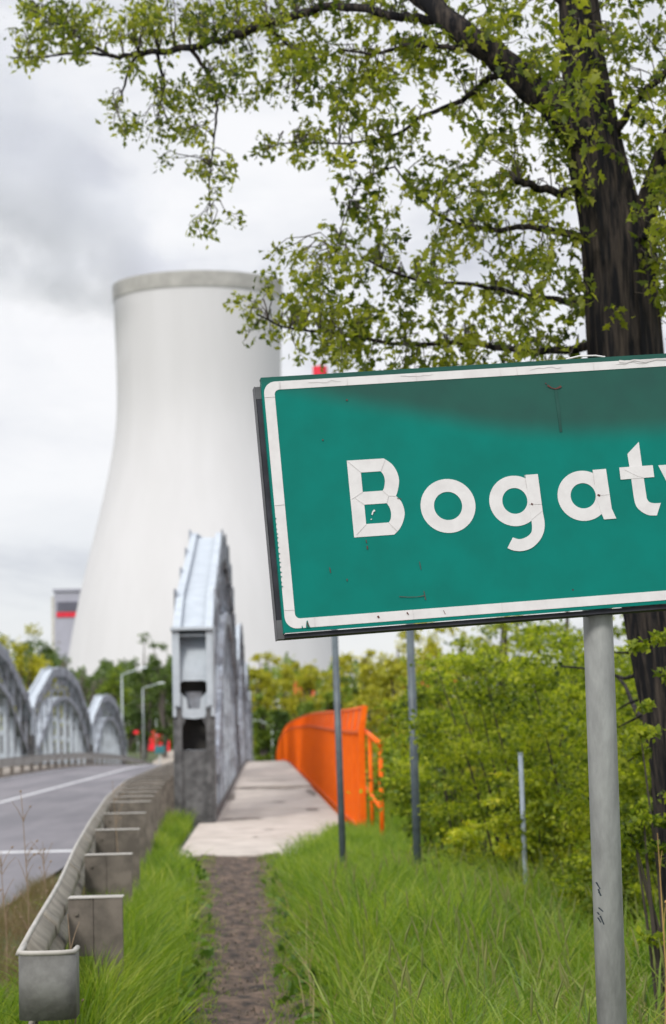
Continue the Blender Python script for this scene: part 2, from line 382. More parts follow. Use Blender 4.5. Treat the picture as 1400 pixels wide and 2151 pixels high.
        for k in range(K):
            a0, a1 = k / K, (k + 1) / K
            def cv(a): return (.41 - .41 * math.sin(a * math.pi / 2), 3.235 - .835 * a)
            (d0, z0), (d1, z1) = cv(a0), cv(a1)
            xs_ = (xc - W + .03, xc + W - .03)
            f.add([(xs_[0], ye + sg * d0, zb + z0), (xs_[1], ye + sg * d0, zb + z0), (xs_[1], ye + sg * d1, zb + z1), (xs_[0], ye + sg * d1, zb + z1),
                   (xs_[0], ye + sg * (d0 + .02), zb + z0), (xs_[1], ye + sg * (d0 + .02), zb + z0), (xs_[1], ye + sg * (d1 + .02), zb + z1), (xs_[0], ye + sg * (d1 + .02), zb + z1)],
                  [(0,1,2,3),(7,6,5,4),(0,4,5,1),(3,2,6,7)], 0)
        # lower gusset with an arched opening
        arc = []
        for k in range(13):
            a = math.pi * k / 12; arc.append((.255 * math.cos(a), 2.40 + .0 * k))
        pol_l = [(-W + .03, 2.42), (-W + .03, 1.98), (-.17, 1.78), (0, 1.76), (0, 1.93), (-.10, 1.93), (-.12, 2.10), (-.23, 2.22), (-.255, 2.30), (-.22, 2.37), (-.12, 2.42)]
        pol_r = [(-x, z) for x, z in pol_l][::-1]
        ya, yb = ye + sg * 0.0, ye + sg * .02
        for pol in (pol_l, pol_r):
            f.prism_y([(xc + x, zb + z) for x, z in pol], min(ya, yb), max(ya, yb), 0)
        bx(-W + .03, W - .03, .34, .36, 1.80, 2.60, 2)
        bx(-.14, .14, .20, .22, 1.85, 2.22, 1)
        if near and e_ == 0:
            for z in np.arange(2.0, 2.4, .05):
                for x in (-.26, .26): f.rivet(xc + x, ye - .001, zb + z, .014, 1, -1)
            for k in range(9): f.rivet(xc - .2 + k * .05, ye - .001, zb + 1.83, .012, 1, -1)
            for z in np.arange(2.05, 3.2, .09):
                for s in (-1, 1): f.rivet(xc + s * (W - .045), ye - .087, zb + z, .012, 1, -1)
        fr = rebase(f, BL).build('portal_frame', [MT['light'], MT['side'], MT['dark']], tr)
        p = MB()
        def bx2(x0, x1, d0, d1, z0, z1, mi=0):
            ya, yb = ye + sg * d0, ye + sg * d1
            p.box(xc + x0, xc + x1, min(ya, yb), max(ya, yb), zb + z0, zb + z1, mi)
        for s in (-1, 1):
            bx2(s * W - .03, s * W + .03, .0, .55, -.9, 1.795, 0)
            bx2(s * (W - .075) - .043, s * (W - .075) + .043, -.022, -.001, -.9, 1.95, 0)
            # knee brackets at the top of the opening
            ya, yb = ye + sg * .002, ye + sg * .018
            p.prism_y([(xc + s * (W - .12), zb + 1.795), (xc + s * .14, zb + 1.755), (xc + s * (W - .12), zb + 1.62)][::s], min(ya, yb), max(ya, yb), 0)
            if near and e_ == 0:
                for z in np.arange(.05, 1.7, .1): p.rivet(xc + s * (W - .075), ye - .023, zb + z, .02, 1, -1)
        bx2(-W + .03, W - .03, .02, .05, -.9, 1.24, 0)
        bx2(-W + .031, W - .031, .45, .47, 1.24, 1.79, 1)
        bx2(-.2, .2, .008, .02, .05, 1.22, 0)
        if near and e_ == 0:
            for z in np.arange(.12, 1.2, .14):
                for x in (-.16, .16, 0): p.rivet(xc + x, ye + .007, zb + z, .018, 1, -1)
        rebase(p, BL).build('end_post', [MT['old'], MT['dark']], tr)
names_r = ['nearest arch truss beside the footway with a white painted end', 'second arch truss along the footway', 'third arch truss along the footway', 'farthest arch truss along the footway']
names_l = ['nearest arch truss on the far side of the road', 'second arch truss on the far side, cut by the left edge of the photo', 'third arch truss on the far side, with a rounded top', 'small farthest arch truss on the far side']
for i in range(4):
    truss(-1.115, 39.8 + 46 * i, i == 0, names_r[i])
    truss(-12.9, 39.8 + 46 * i, False, names_l[i])
# ------------------------------------------------------------------ guard rails
def rxn(Y):
    return float(np.interp(Y, [5, 8.36, 9.62, 12.1, 16.6, 21.3, 29.5, 40.5, 59, 225], [-.70, -.852, -.918, -1.035, -1.29, -1.53, -1.92, -2.3, -2.5, -2.5]))
PROF = [(dx * .66, z) for dx, z in [(.0,.44),(.012,.445),(.02,.46),(.075,.495),(.08,.53),(.035,.565),(.0,.585),(-.0,.605),(.035,.625),(.08,.66),(.075,.70),(.02,.73),(.006,.742),(-.016,.75),(-.028,.742)]]
def beam_mesh(xf, ys, sgn, mats, parent, thick=.004):
    b = MB(); n = len(PROF)
    for y in ys:
        for dx, z in PROF: b.v.append((xf(y) + sgn * dx, y, z + camber(y)))
    for i in range(len(ys) - 1):
        for j in range(n - 1): b.f.append((i*n+j, i*n+j+1, (i+1)*n+j+1, (i+1)*n+j)); b.m.append(0)
    for k, y in enumerate(np.arange(ys[0] + 2.0, ys[-1], 4.0)):      # lapped joints
        for dy in (0,):
            base = len(b.v); yy = [y - .17, y + .17]
            for q in yy:
                for dx, z in PROF: b.v.append((xf(q) + sgn * (dx + .007), q, z + camber(q)))
            for j in range(n - 1): b.f.append((base+j, base+j+1, base+n+j+1, base+n+j)); b.m.append(0)
    lt_ = MB(); lt_.tube([(xf(y) - sgn * .008, y, .75 + camber(y)) for y in ys], .010, 8); rebase(lt_, parent.location).build('beam_edge', MT['edge'], parent, True)
    o = rebase(b, parent.location).build('beam', mats, parent, True)
    md = o.modifiers.new('thickness', 'SOLIDIFY'); md.thickness = .007; md.offset = 0
    return o
gr = empty('guard_rail', (-.85, 8.36, 0), 'dirty beige steel guard rail curving from the grass up to the bridge', 'guard rail')
ysb = [8.4 + i * 1.0 for i in range(0, 60)] + list(range(70, 226, 5))
beam_mesh(rxn, ysb, 1, MT['beam'], gr)
# end cap: curved plate wrapping round the end of the beam
cp = MB(); K = 20; rc = .092; cx0 = -.855 + .095
pts = [(-.855 - .012, 8.68)]
for k in range(K + 1):
    a = math.pi + math.pi * k / K
    pts.append((cx0 + rc * 1.03 * math.copysign(abs(math.cos(a)) ** .7, math.cos(a)), 8.38 + .06 * math.copysign(abs(math.sin(a)) ** .8, math.sin(a))))
pts.append((cx0 + rc * 1.03, 8.52))
for x, y in pts:
    cp.v += [(x, y, .525), (x, y, .752)]
for k in range(len(pts) - 1): cp.f.append((2*k, 2*k+2, 2*k+3, 2*k+1)); cp.m.append(0)
for k in range(len(pts) - 1):    # rolled top and bottom lips
    pass
o = rebase(cp, gr.location).build('end_cap', MT['capm'], gr, True)
md = o.modifiers.new('thickness', 'SOLIDIFY'); md.thickness = .010; md.offset = 0
lp = MB(); lp.tube([(x, y, .755) for x, y in pts], .0095, 8); rebase(lp, gr.location).build('cap_lip', MT['edge'], gr, True)
def gpost(Y, first=None):
    x = rxn(Y) + .060; z = camber(Y)
    b = MB()
    t = .006
    # spacer block (left of the seam) and folded post (right of it)
    k = float(np.interp(Y, [11.4, 15.6, 20, 26, 35, 51], [1, 1.18, 1.4, 1.7, 2.15, 2.75])); m1 = x + .012 + .118 * k; m2 = x + .268 * k
    b.box(x + .012, m1, Y - .0, Y + t, z + .47, z + .735); b.box(x + .012, m1, Y + .14, Y + .14 + t, z + .47, z + .735)
    b.box(m1 - .006, m1, Y + t, Y + .14, z + .47, z + .735); b.box(x + .012, x + .018, Y + t, Y + .14, z + .47, z + .735)
    b.box(m1 + .003, m2, Y - .002, Y + t, z - .4, z + .738); b.box(m2 - .006, m2, Y + t, Y + .06, z - .4, z + .738)
    b.box(m1 + .003, m1 + .009, Y + t, Y + .06, z - .4, z + .738)
    for zz in (.53, .67): b.tube([(x + .03 * k + .02, Y - .001, z + zz), (x + .03 * k + .02, Y - .012, z + zz)], .011, 6)
    o = rebase(b, gr.location)
    ob = o.build('post', MT['postm'], gr)
    ca = MB(); ca.box(x + .012, m2 + .002, Y - .006, Y + .148, z + .739, z + .744); rebase(ca, gr.location).build('post_cap', MT['edge'], ob)
Y = 11.3
while Y < 150: gpost(Y); Y += 4.05 if Y < 24 else 2.4 if Y < 60 else 8
fr_ = empty('guard_rail', (-9.75, 30, 0), 'long pale guard rail along the far kerb in front of the left trusses', 'guard rail')
def rxf(Y): return float(np.interp(Y, [20, 120, 170, 226], [-9.75, -9.75, -9.6, -9.45]))
beam_mesh(rxf, list(range(20, 100, 8)) + list(range(100, 226, 5)), -1, MT['edge'], fr_)
Y = 22
while Y < 224:
    b = MB(); z = camber(Y); b.box(rxf(Y) - .16, rxf(Y) - .02, Y, Y + .08, z + .1, z + .73); rebase(b, fr_.location).build('post', MT['postm'], fr_); Y += 4
# ------------------------------------------------------------------ orange railing
orr = empty('footway_railing', (1.42, 33.5, 0), 'tall bright orange safety railing of close vertical bars beside the footway', 'railing')
XR = 1.42; Y0r, Y1r = 33.6, 222.0
def rl(xx, Y, z): return (xx, Y, z + camber(Y))
Y = Y0r; step = 2.2
def oh(y): return -.12 + .20 * ss(33, 75, y)
while Y < Y1r - 1:
    Y2 = min(Y + step, Y1r)
    p = MB(); z0, z1 = camber(Y), camber(Y2); t0, t1 = z0 + oh(Y), z1 + oh(Y2)
    p.box(XR - .03, XR + .03, Y - .03, Y + .03, z0 - .1, t0 + 1.62)
    p.tube([(XR, Y, t0 + 1.6), (XR + .02, Y, t0 + 1.75), (XR + .05, Y, t0 + 1.93)], .03, 6)
    rebase(p, orr.location).build('post', MT['orange'], orr)
    q = MB()
    nb = 15 if Y < 120 else 8
    for k in range(nb):
        y = Y + (k + 1) * (Y2 - Y) / (nb + 1); z = camber(y)
        q.box(XR - .009, XR + .009, y - .012, y + .012, z + .1, z + oh(y) + 1.585)
    q.seg(XR - .022, XR + .022, (Y + .03, z0 + .08, z0 + .12), (Y2 - .03, z1 + .08, z1 + .12))
    q.seg(XR - .03, XR + .03, (Y + .03, t0 + 1.585, t0 + 1.63), (Y2 - .03, t1 + 1.585, t1 + 1.63))
    # leaning upper sheet and top rail
    q.add([(XR + .01, Y + .03, t0 + 1.635), (XR + .01, Y2 - .03, t1 + 1.635), (XR + .055, Y2 - .03, t1 + 1.93), (XR + .055, Y + .03, t0 + 1.93),
           (XR + .016, Y + .03, t0 + 1.635), (XR + .016, Y2 - .03, t1 + 1.635), (XR + .061, Y2 - .03, t1 + 1.93), (XR + .061, Y + .03, t0 + 1.93)],
          [(0,1,2,3),(7,6,5,4),(0,4,5,1),(3,2,6,7),(0,3,7,4),(1,5,6,2)])
    q.tube([(XR + .06, Y, t0 + 1.95), (XR + .06, Y2, t1 + 1.95)], .032, 8)
    rebase(q, orr.location).build('bar_panel', MT['orange'], orr)
    Y = Y2
e_ = MB(); e_.prism_y([(XR - .04, .0), (XR + .05, .0), (XR + .05, 1.48), (XR + .10, 1.85), (XR + .03, 1.85), (XR - .04, 1.50)], Y0r - .09, Y0r - .035)
rebase(e_, orr.location).build('end_plate', MT['orange'], orr)
hr = empty('handrail', (1.53, 30.4, 0), 'low orange tube handrail standing in the grass before the tall railing', 'handrail')
h = MB(); h.tube([(1.50, 35.6, 1.56), (1.53, 30.3, 1.32)], .035, 10); rebase(h, hr.location).build('top_rail', MT['orange'], hr, True)
h = MB(); h.tube([(1.50, 35.6, .72), (1.53, 30.4, .50)], .03, 10); rebase(h, hr.location).build('lower_rail', MT['orange'], hr, True)
for y in (30.4, 33.0, 35.5):
    h = MB(); zt = 1.32 + (y - 30.3) / 5.3 * .24; h.tube([(1.53, y, -.2), (1.53 - .0057 * (y - 30.4), y, zt)], .028, 10); rebase(h, hr.location).build('post', MT['orange'], hr, True)
# ------------------------------------------------------------------ town sign
SX = np.array([.99062, .12223, .06108]); ST = np.array([-.06983, .06867, .99519]); SN = np.array([.11745, -.99012, .07656]); SO = np.array([.01711, 5.93, 2.39765])
WS, HS = 1.715, .654
pc = SO + SX * .8128 - SN * .085
sign = empty('town_sign', (float(pc[0]), float(pc[1]), 0), 'large tilted green town name sign with white border reading Bogatynia on a grey pole', 'road sign')
def sign_obj(o, par=None):
    m = Matrix.Identity(4)
    for i in range(3):
        m[i][0] = float(SX[i]); m[i][1] = float(-SN[i]); m[i][2] = float(ST[i]); m[i][3] = float(SO[i] - np.array([pc[0], pc[1], 0])[i])
    if par is None: o.parent = sign; o.matrix_basis = m
    else: o.parent = par
def green_mat():
    m = bpy.data.materials.new('sign_green'); m.use_nodes = True; t = m.node_tree; n = t.nodes; l = t.links
    b = n['Principled BSDF']; b.inputs['Roughness'].default_value = .5; b.inputs['Specular IOR Level'].default_value = .10
    c = n.new('ShaderNodeTexCoord'); s = n.new('ShaderNodeSeparateXYZ'); l.new(c.outputs['Object'], s.inputs[0])
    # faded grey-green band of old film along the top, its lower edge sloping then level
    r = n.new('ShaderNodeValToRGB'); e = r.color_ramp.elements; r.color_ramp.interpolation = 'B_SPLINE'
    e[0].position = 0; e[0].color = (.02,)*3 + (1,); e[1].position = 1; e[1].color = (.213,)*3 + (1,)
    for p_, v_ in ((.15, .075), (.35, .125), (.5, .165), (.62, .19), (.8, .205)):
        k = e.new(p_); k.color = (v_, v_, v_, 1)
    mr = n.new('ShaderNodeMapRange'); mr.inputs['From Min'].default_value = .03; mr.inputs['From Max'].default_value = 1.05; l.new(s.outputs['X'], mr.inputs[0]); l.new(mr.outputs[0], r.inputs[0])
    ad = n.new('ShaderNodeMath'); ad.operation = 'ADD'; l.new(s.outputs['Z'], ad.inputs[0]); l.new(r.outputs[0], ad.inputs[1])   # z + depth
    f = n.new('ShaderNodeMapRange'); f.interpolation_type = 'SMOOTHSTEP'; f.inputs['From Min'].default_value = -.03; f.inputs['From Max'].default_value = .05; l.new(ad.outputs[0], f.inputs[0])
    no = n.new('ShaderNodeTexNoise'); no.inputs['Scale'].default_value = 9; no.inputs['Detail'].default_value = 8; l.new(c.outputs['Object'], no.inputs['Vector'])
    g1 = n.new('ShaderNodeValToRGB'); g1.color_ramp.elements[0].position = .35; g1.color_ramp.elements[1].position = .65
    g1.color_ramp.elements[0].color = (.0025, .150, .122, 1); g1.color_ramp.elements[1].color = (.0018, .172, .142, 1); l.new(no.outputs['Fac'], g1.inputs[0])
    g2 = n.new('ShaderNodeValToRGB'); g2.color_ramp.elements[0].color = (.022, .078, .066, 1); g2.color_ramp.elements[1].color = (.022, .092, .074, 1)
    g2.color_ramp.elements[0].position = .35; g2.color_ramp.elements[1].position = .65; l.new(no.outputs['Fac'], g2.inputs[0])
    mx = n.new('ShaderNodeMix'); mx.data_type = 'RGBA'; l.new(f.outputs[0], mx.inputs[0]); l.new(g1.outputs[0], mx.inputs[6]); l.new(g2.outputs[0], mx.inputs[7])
    # dark specks
    v = n.new('ShaderNodeTexVoronoi'); v.inputs['Scale'].default_value = 9; l.new(c.outputs['Object'], v.inputs['Vector'])
    sp = n.new('ShaderNodeMath'); sp.operation = 'LESS_THAN'; sp.inputs[1].default_value = .022; l.new(v.outputs['Distance'], sp.inputs[0])
    m2 = n.new('ShaderNodeMix'); m2.data_type = 'RGBA'; l.new(sp.outputs[0], m2.inputs[0]); l.new(mx.outputs[2], m2.inputs[6]); m2.inputs[7].default_value = (.05, .03, .035, 1)
    l.new(m2.outputs[2], b.inputs['Base Color'])
    return m
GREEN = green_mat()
FILM = mat('white_film', (.64, .625, .63), .45, scale=22, col2=(.57, .55, .555), lo=.3, hi=.6)
SEAM = mat('seam_grey', (.56, .53, .53), .8)
RUST = mat('rust', (.10, .035, .03), .9)
pm = MB(); pm.box(0, WS, 0, .006, -HS, 0)
pm.box(0, WS, .006, .028, -.0045, -.0008); pm.box(.0008, .0045, .006, .028, -HS, -.0046)
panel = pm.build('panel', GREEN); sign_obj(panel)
def flat(name, splines, m, y, th=.0006, parent=panel):
    """filled 2D outline (with holes) as a thin film on the panel: x, z in panel coordinates, y in front of it"""
    cu = bpy.data.curves.new(name + '_c', 'CURVE'); cu.dimensions = '2D'; cu.fill_mode = 'BOTH'; cu.extrude = th / 2
    for sp in splines:
        s = cu.splines.new('POLY'); s.points.add(len(sp) - 1); s.use_cyclic_u = True
        for i, (x, z) in enumerate(sp): s.points[i].co = (x, z, 0, 1)
    to = bpy.data.objects.new(name + '_c', cu); sc.collection.objects.link(to)
    dg = bpy.context.evaluated_depsgraph_get(); me = bpy.data.meshes.new_from_object(to.evaluated_get(dg))
    bpy.data.objects.remove(to); bpy.data.curves.remove(cu)
    for v in me.vertices: x, z, d = v.co; v.co = (x, y - d, z)
    me.materials.clear(); me.materials.append(m)
    return me
def arc(cx, cz, rx, rz, a0, a1, n): return [(cx + rx * math.cos(R_(a0 + (a1 - a0) * i / n)), cz + rz * math.sin(R_(a0 + (a1 - a0) * i / n))) for i in range(n + 1)]
def ring(cx, cz, r, ri, rz=None, riz=None, n=48): return [arc(cx, cz, r, rz or r, 0, 360 - 360 / n, n - 1), arc(cx, cz, ri, riz or ri, 0, 360 - 360 / n, n - 1)]
def smooth(pts, k=4):
    out_ = []; n = len(pts)
    for i in range(n - 1):
        p0, p1, p2, p3 = pts[max(0, i-1)], pts[i], pts[i+1], pts[min(n-1, i+2)]
        for j in range(k):
            t = j / k
            out_.append(tuple(.5 * ((2*p1[a]) + (-p0[a]+p2[a])*t + (2*p0[a]-5*p1[a]+4*p2[a]-p3[a])*t*t + (-p0[a]+3*p1[a]-3*p2[a]+p3[a])*t**3) for a in (0, 1)))
    return out_ + [pts[-1]]
def rrect(x0, z0, x1, z1, r, n=8):
    return (arc(x1 - r, z1 - r, r, r, 0, 90, n) + arc(x0 + r, z1 - r, r, r, 90, 180, n) + arc(x0 + r, z0 + r, r, r, 180, 270, n) + arc(x1 - r, z0 + r, r, r, 270, 360, n))
def add_flat(name, pieces, m=FILM, parent=panel):
    """pieces: list of (splines, y)"""
    import bmesh
    bm = bmesh.new()
    for sp, y in pieces:
        me = flat(name, sp, m, y); bm.from_mesh(me); bpy.data.meshes.remove(me)
    me = bpy.data.meshes.new(name); bm.to_mesh(me); bm.free(); me.materials.append(m)
    o = bpy.data.objects.new(name, me); sc.collection.objects.link(o); o.parent = parent; return o
F1, F2 = -.0009, -.0017
add_flat('border', [([rrect(.005, -.645, WS - .005, -.0125, .03), rrect(.0317, -.6205, WS - .0317, -.034, .013)], F1)])
Bo = [(.1998, -.2285)] + smooth([(.295, -.2290), (.314, -.2442), (.3259, -.2661), (.3290, -.290), (.3227, -.3152), (.3169, -.3278)]) + smooth([(.3169, -.3278), (.3288, -.342), (.3346, -.3616), (.3342, -.3792), (.3266, -.3996), (.3163, -.4146), (.3028, -.4263)])[1:] + [(.1998, -.4263)]
Bh1 = [(.2330, -.2615)] + smooth([(.2841, -.2616), (.2905, -.272), (.2925, -.287), (.2887, -.3041), (.2844, -.3117)]) + [(.2330, -.3117)]
Bh2 = [(.2338, -.3445)] + smooth([(.2917, -.3447), (.298, -.357), (.3002, -.3713), (.2975, -.386), (.292, -.3942)]) + [(.2338, -.3942)]
add_flat('letter', [([Bo, Bh1, Bh2], F1)])
add_flat('letter', [(ring(.4488, -.3625, .0712, .0365, .0697), F1)])
add_flat('letter', [(ring(.6235, -.3615, .0668, .0328, .0655, .0335), F1),
    ([[(.6578, -.2963), (.6910, -.2962)] + smooth([(.6932, -.3971), (.6948, -.4255), (.6888, -.4497), (.6751, -.4699), (.6537, -.486), (.6281, -.4919), (.6053, -.4888), (.5908, -.4815)]) + smooth([(.6079, -.4553), (.6244, -.461), (.6426, -.457), (.6562, -.4474), (.6604, -.4354), (.6612, -.420)]) + [(.6590, -.33)]], F2)])
add_flat('letter', [(ring(.8040, -.3605, .0675, .0332, .0655, .033), F1),
    ([[(.8370, -.2951), (.8720, -.2946), (.8752, -.3985), (.8843, -.4256), (.8514, -.4258), (.8470, -.41), (.8385, -.37)]], F2)])
add_flat('letter', [([[(.9676, -.2294), (.9688, -.2929)] + [(.9700, -.34)] + smooth([(.9712, -.3789), (.9764, -.3882), (.9886, -.3926), (1.0071, -.3932)]) + smooth([(.9928, -.425), (.9705, -.4224), (.9503, -.4096), (.9384, -.3874), (.9362, -.3255)]) + [(.9350, -.2932), (.9335, -.2594)]], F1),
    ([[(.9075, -.2935), (.9972, -.2934), (.9975, -.3246), (.9075, -.3254)]], F2)])
add_flat('letter', [([[(1.0119, -.2945), (1.0500, -.2945), (1.0790, -.375), (1.1080, -.2945), (1.1460, -.2945), (1.0650, -.4920), (1.0280, -.4920), (1.0600, -.4180)]], F1)])
add_flat('letter', [([[(1.173, -.2955), (1.205, -.2955), (1.205, -.425), (1.173, -.425)]], F1), ([smooth([(1.200, -.312), (1.222, -.297), (1.246, -.296), (1.266, -.306), (1.276, -.330)]) + [(1.277, -.425), (1.244, -.425)] + smooth([(1.244, -.345), (1.238, -.330), (1.225, -.327), (1.212, -.334), (1.202, -.35)])], F2)])
add_flat('letter', [([[(1.311, -.2955), (1.344, -.2955), (1.344, -.425), (1.311, -.425)]], F1), ([arc(1.3275, -.252, .021, .021, 0, 340, 17)], F1)])
add_flat('letter', [(ring(1.4460, -.3605, .0675, .0332, .0655, .033), F1),
    ([[(1.4790, -.2951), (1.5140, -.2946), (1.5172, -.3985), (1.5263, -.4256), (1.4934, -.4258), (1.4890, -.41), (1.4805, -.37)]], F2)])
def line(pts, wd, y, rag=0):
    ps = [np.array(p) for p in pts]; l_, r_ = [], []
    for i, p in enumerate(ps):
        d = ps[min(i+1, len(ps)-1)] - ps[max(i-1, 0)]; d = d / (np.linalg.norm(d) + 1e-9); nn = np.array([-d[1], d[0]])
        ww = wd * (1 + rag * rnd.uniform(-.6, .8)) / 2
        l_.append(tuple(p + nn * ww)); r_.append(tuple(p - nn * ww))
    return ([l_ + r_[::-1]], y)
seams = [line(p, .0006, -.0024) for p in (
    [(.1998, -.2285), (.2330, -.2615)], [(.2841, -.2616), (.298, -.233)], [(.2325, -.3115), (.203, -.328)], [(.2338, -.3445), (.212, -.326)],
    [(.2844, -.3119), (.298, -.326), (.2917, -.3447)], [(.298, -.326), (.3165, -.3278)], [(.2338, -.3942), (.206, -.420)], [(.292, -.3948), (.311, -.418)],
    [(.6604, -.3725), (.692, -.375)], [(.655, -.296), (.658, -.330)], [(.662, -.413), (.692, -.392)], [(.839, -.363), (.873, -.362)], [(.836, -.295), (.837, -.332)],
    [(.921, -.3), (.951, -.318), (.9708, -.3253)], [(.0317, -.052), (.005, -.052)], [(.045, -.034), (.045, -.0125)], [(.048, -.034), (.048, -.0125)],
    [(.22, -.034), (.221, -.0125)], [(.40, -.0125), (.401, -.034)], [(.62, -.0125), (.622, -.034)], [(.665, -.0125), (.666, -.034)], [(.87, -.0125), (.87, -.034)],
    [(.33, -.6205), (.332, -.645)], [(.0317, -.598), (.005, -.597)], [(.08, -.6205), (.079, -.645)], [(.0317, -.33), (.005, -.331)], [(.56, -.6205), (.561, -.645)])]
seams += [line([(x0 + i * .012, -.0205 + rnd.uniform(-.003, .003)) for i in range(8)], .0006, -.0024, .5) for x0 in (.12, .36, .7, .93)]
add_flat('film_seam', seams, SEAM)
marks = [line([(.7420, -.066), (.752, -.0735), (.7625, -.0765), (.772, -.0735), (.778, -.0705)], .0035, -.0026, .6), line([(.7368, -.060), (.7395, -.062)], .003, -.0026),
    line([(.213, -.0715), (.2165, -.0725)], .004, -.0026), line([(.142, -.171), (.1445, -.172)], .0035, -.0026),
    line([(.229, -.4345), (.230, -.443)], .0022, -.0026, .5), line([(.2305, -.450), (.2305, -.459)], .003, -.0026, .5),
    line([(.13, -.498), (.131, -.512)], .002, -.0026, .5), line([(.171, -.530), (.171, -.536)], .002, -.0026, .5),
    line([(.30, -.585), (.325, -.588), (.345, -.589), (.364, -.587)], .0012, -.0026, .4), line([(.364, -.575), (.366, -.598)], .0014, -.0026, .5),
    line([(.36, -.50), (.362, -.52)], .0009, -.0026, .5), line([(.6645, -.3715), (.669, -.3745)], .0045, -.0028, .3), line([(.8415, -.3605), (.848, -.3635)], .0045, -.0028, .3),
    line([(.0605, -.632), (.0625, -.644)], .0022, -.0026, .5), line([(.3185, -.3335), (.330, -.3365)], .0012, -.0028, .3),
    line([(.24, -.6295), (.243, -.6345)], .004, -.0026, .4), line([(.315, -.626), (.319, -.632)], .003, -.0026, .4),
    line([(.409, -.628), (.413, -.638)], .0016, -.0026, .5)]
add_flat('rust_mark', marks, RUST)
add_flat('film_tear', [line([(.94, -.014), (.96, -.017), (.98, -.013), (1.01, -.018), (1.04, -.014), (1.08, -.017)], .005, -.0026, .9)], SEAM)
add_flat('drip_stain', [([[(.7595, -.078), (.7665, -.078), (.7685, -.13), (.7675, -.19), (.7610, -.19), (.7600, -.13)]], -.0012)], mat('stain', (.024,.078,.066), .7, spec=.1))
add_flat('film_chip', [line([(.2505, -.372), (.254, -.364), (.259, -.3605)], .004, -.0026, .5), line([(.246, -.384), (.249, -.3825)], .0025, -.0026)], FILM)
chips = []
for k in range(15):                       # chipped green edge of the border
    z = -.36 - k * .0125 - rnd.uniform(0, .004); wd = rnd.uniform(.0015, .004)
    chips.append(([[(.0035, z), (.0050 + wd, z - .002), (.0035, z - .005)]], -.0024))
chips += [([[(.0560, -.6455), (.0590, -.629), (.0615, -.627), (.0640, -.637), (.0670, -.6455)]], -.0024), ([[(.0450, -.6455), (.0468, -.638), (.0490, -.6455)]], -.0024)]
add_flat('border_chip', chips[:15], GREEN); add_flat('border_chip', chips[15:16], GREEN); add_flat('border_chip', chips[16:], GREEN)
FR = [MT['frame'], MT['frame_cap']]
fb_ = MB()
fb_.box(-.012, .004, .026, .030, -HS + .036, -.050); fb_.box(-.012, -.010, .0305, .056, -HS + .036, -.050)
fb_.box(-.013, .004, .025, .058, -.050, -.018, 1); fb_.box(-.013, .004, .025, .058, -HS - .012, -HS + .036, 1)
fb_.box(-.0155, -.0135, .025, .060, -HS - .013, -.017, 1)
fb_.box(.0045, WS - .005, .010, .060, -HS - .012, -HS - .0015); fb_.box(.0045, WS, .029, .062, -.03, -.006)
fb_.box(WS - .004, WS + .018, .029, .064, -HS - .012, -.018)
fo = fb_.build('frame', FR); sign_obj(fo)
bk = MB()
for z in (-.16, -.50):
    bk.box(.02, WS - .02, .0065, .030, z - .02, z + .02); bk.box(.762, .864, .0305, .125, z - .014, z + .014, 0)
bk_o = bk.build('bracket', FR); sign_obj(bk_o)
# lifted film flap on the top edge
fl = MB(); fl.tube([(.80, .004, .001), (.835, .002, .007), (.88, .003, .006), (.905, .004, .001)], .0022, 6); o = fl.build('film_flap', FILM); o.parent = panel
# pole
pp = MB(); pd = -.035 
p0 = SO + SX * .8290 - ST * .12 - SN * .078; p1 = SO + SX * .8290 - ST * .66 - SN * .078
base = np.array([p1[0] + .02, p1[1] + .10, -.3])
pp.tube([base - np.array([pc[0], pc[1], 0]), p1 - np.array([pc[0], pc[1], 0]), p0 - np.array([pc[0], pc[1], 0])], .0382, 40)
pole = pp.build('pole', MT['galv'], sign, True)
sk = MB()
for (px, py, dx, dy) in ((1247, 1852, 8, 14), (1251, 1866, 5, 14), (1252, 1872, 5, 8), (1252, 1905, 9, 8), (1255, 1922, 8, 18), (1251, 1926, 6, 10), (1250, 1915, 4, 5)):
    def onp(u, v):
        a = unp(u, v, base[1] + (p1[1] - base[1]) * .5)
        t = (a[2] - base[2]) / (p1[2] - base[2]); c_ = base + (p1 - base) * t
        ox = a[0] - c_[0]; ox = max(-.0375, min(.0375, ox)); return (c_[0] + ox * 1.005, c_[1] - math.sqrt(.0386 ** 2 - ox ** 2) - .0006, a[2])
    A = onp(px, py); B_ = onp(px + dx, py + dy); C_ = onp(px + dx + 2, py + dy - 1); D_ = onp(px + 3, py - 1)
    sk = MB(); sk.add([tuple(np.array(q) - np.array([pc[0], pc[1], 0])) for q in (A, B_, C_, D_)], [(0, 1, 2, 3)]); sk.build('pen_mark', MT['glass'], sign)

# ------------------------------------------------------------------ other poles
def simple_pole(name, label, cat, top, bot, Y, r, m, capn=None):
    a = unp(*top, Y); b = unp(*bot, Y); d = (b - a); d = d / abs(d[2]); b = b + d * (b[2] + .3)
    e_ = empty(name, (float(b[0]), float(b[1]), 0), label, cat)
    t = MB(); t.tube([b, a], r, 16); rebase(t, (b[0], b[1], 0)); t.build('tube', m, e_, True)
    c = MB(); c.tube([a - d * .0, a - d * .012], r * 1.12, 16); rebase(c, (b[0], b[1], 0)); c.build('cap', m, e_, True)
    return e_
simple_pole('sign_post', 'thin dark post standing in front of the orange railing', 'post', (702, 1290), (720, 1780), 21, .030, MT['darkpole'])
simple_pole('sign_post', 'thin dark post in the grass to the right of the orange railing', 'post', (861, 1296), (876, 1760), 20, .034, MT['darkpole'])
simple_pole('marker_post', 'slender white marker post half hidden by yellow-green leaves', 'post', (1094, 1585), (1104, 1830), 16.75, .0165, MT['markerp'])
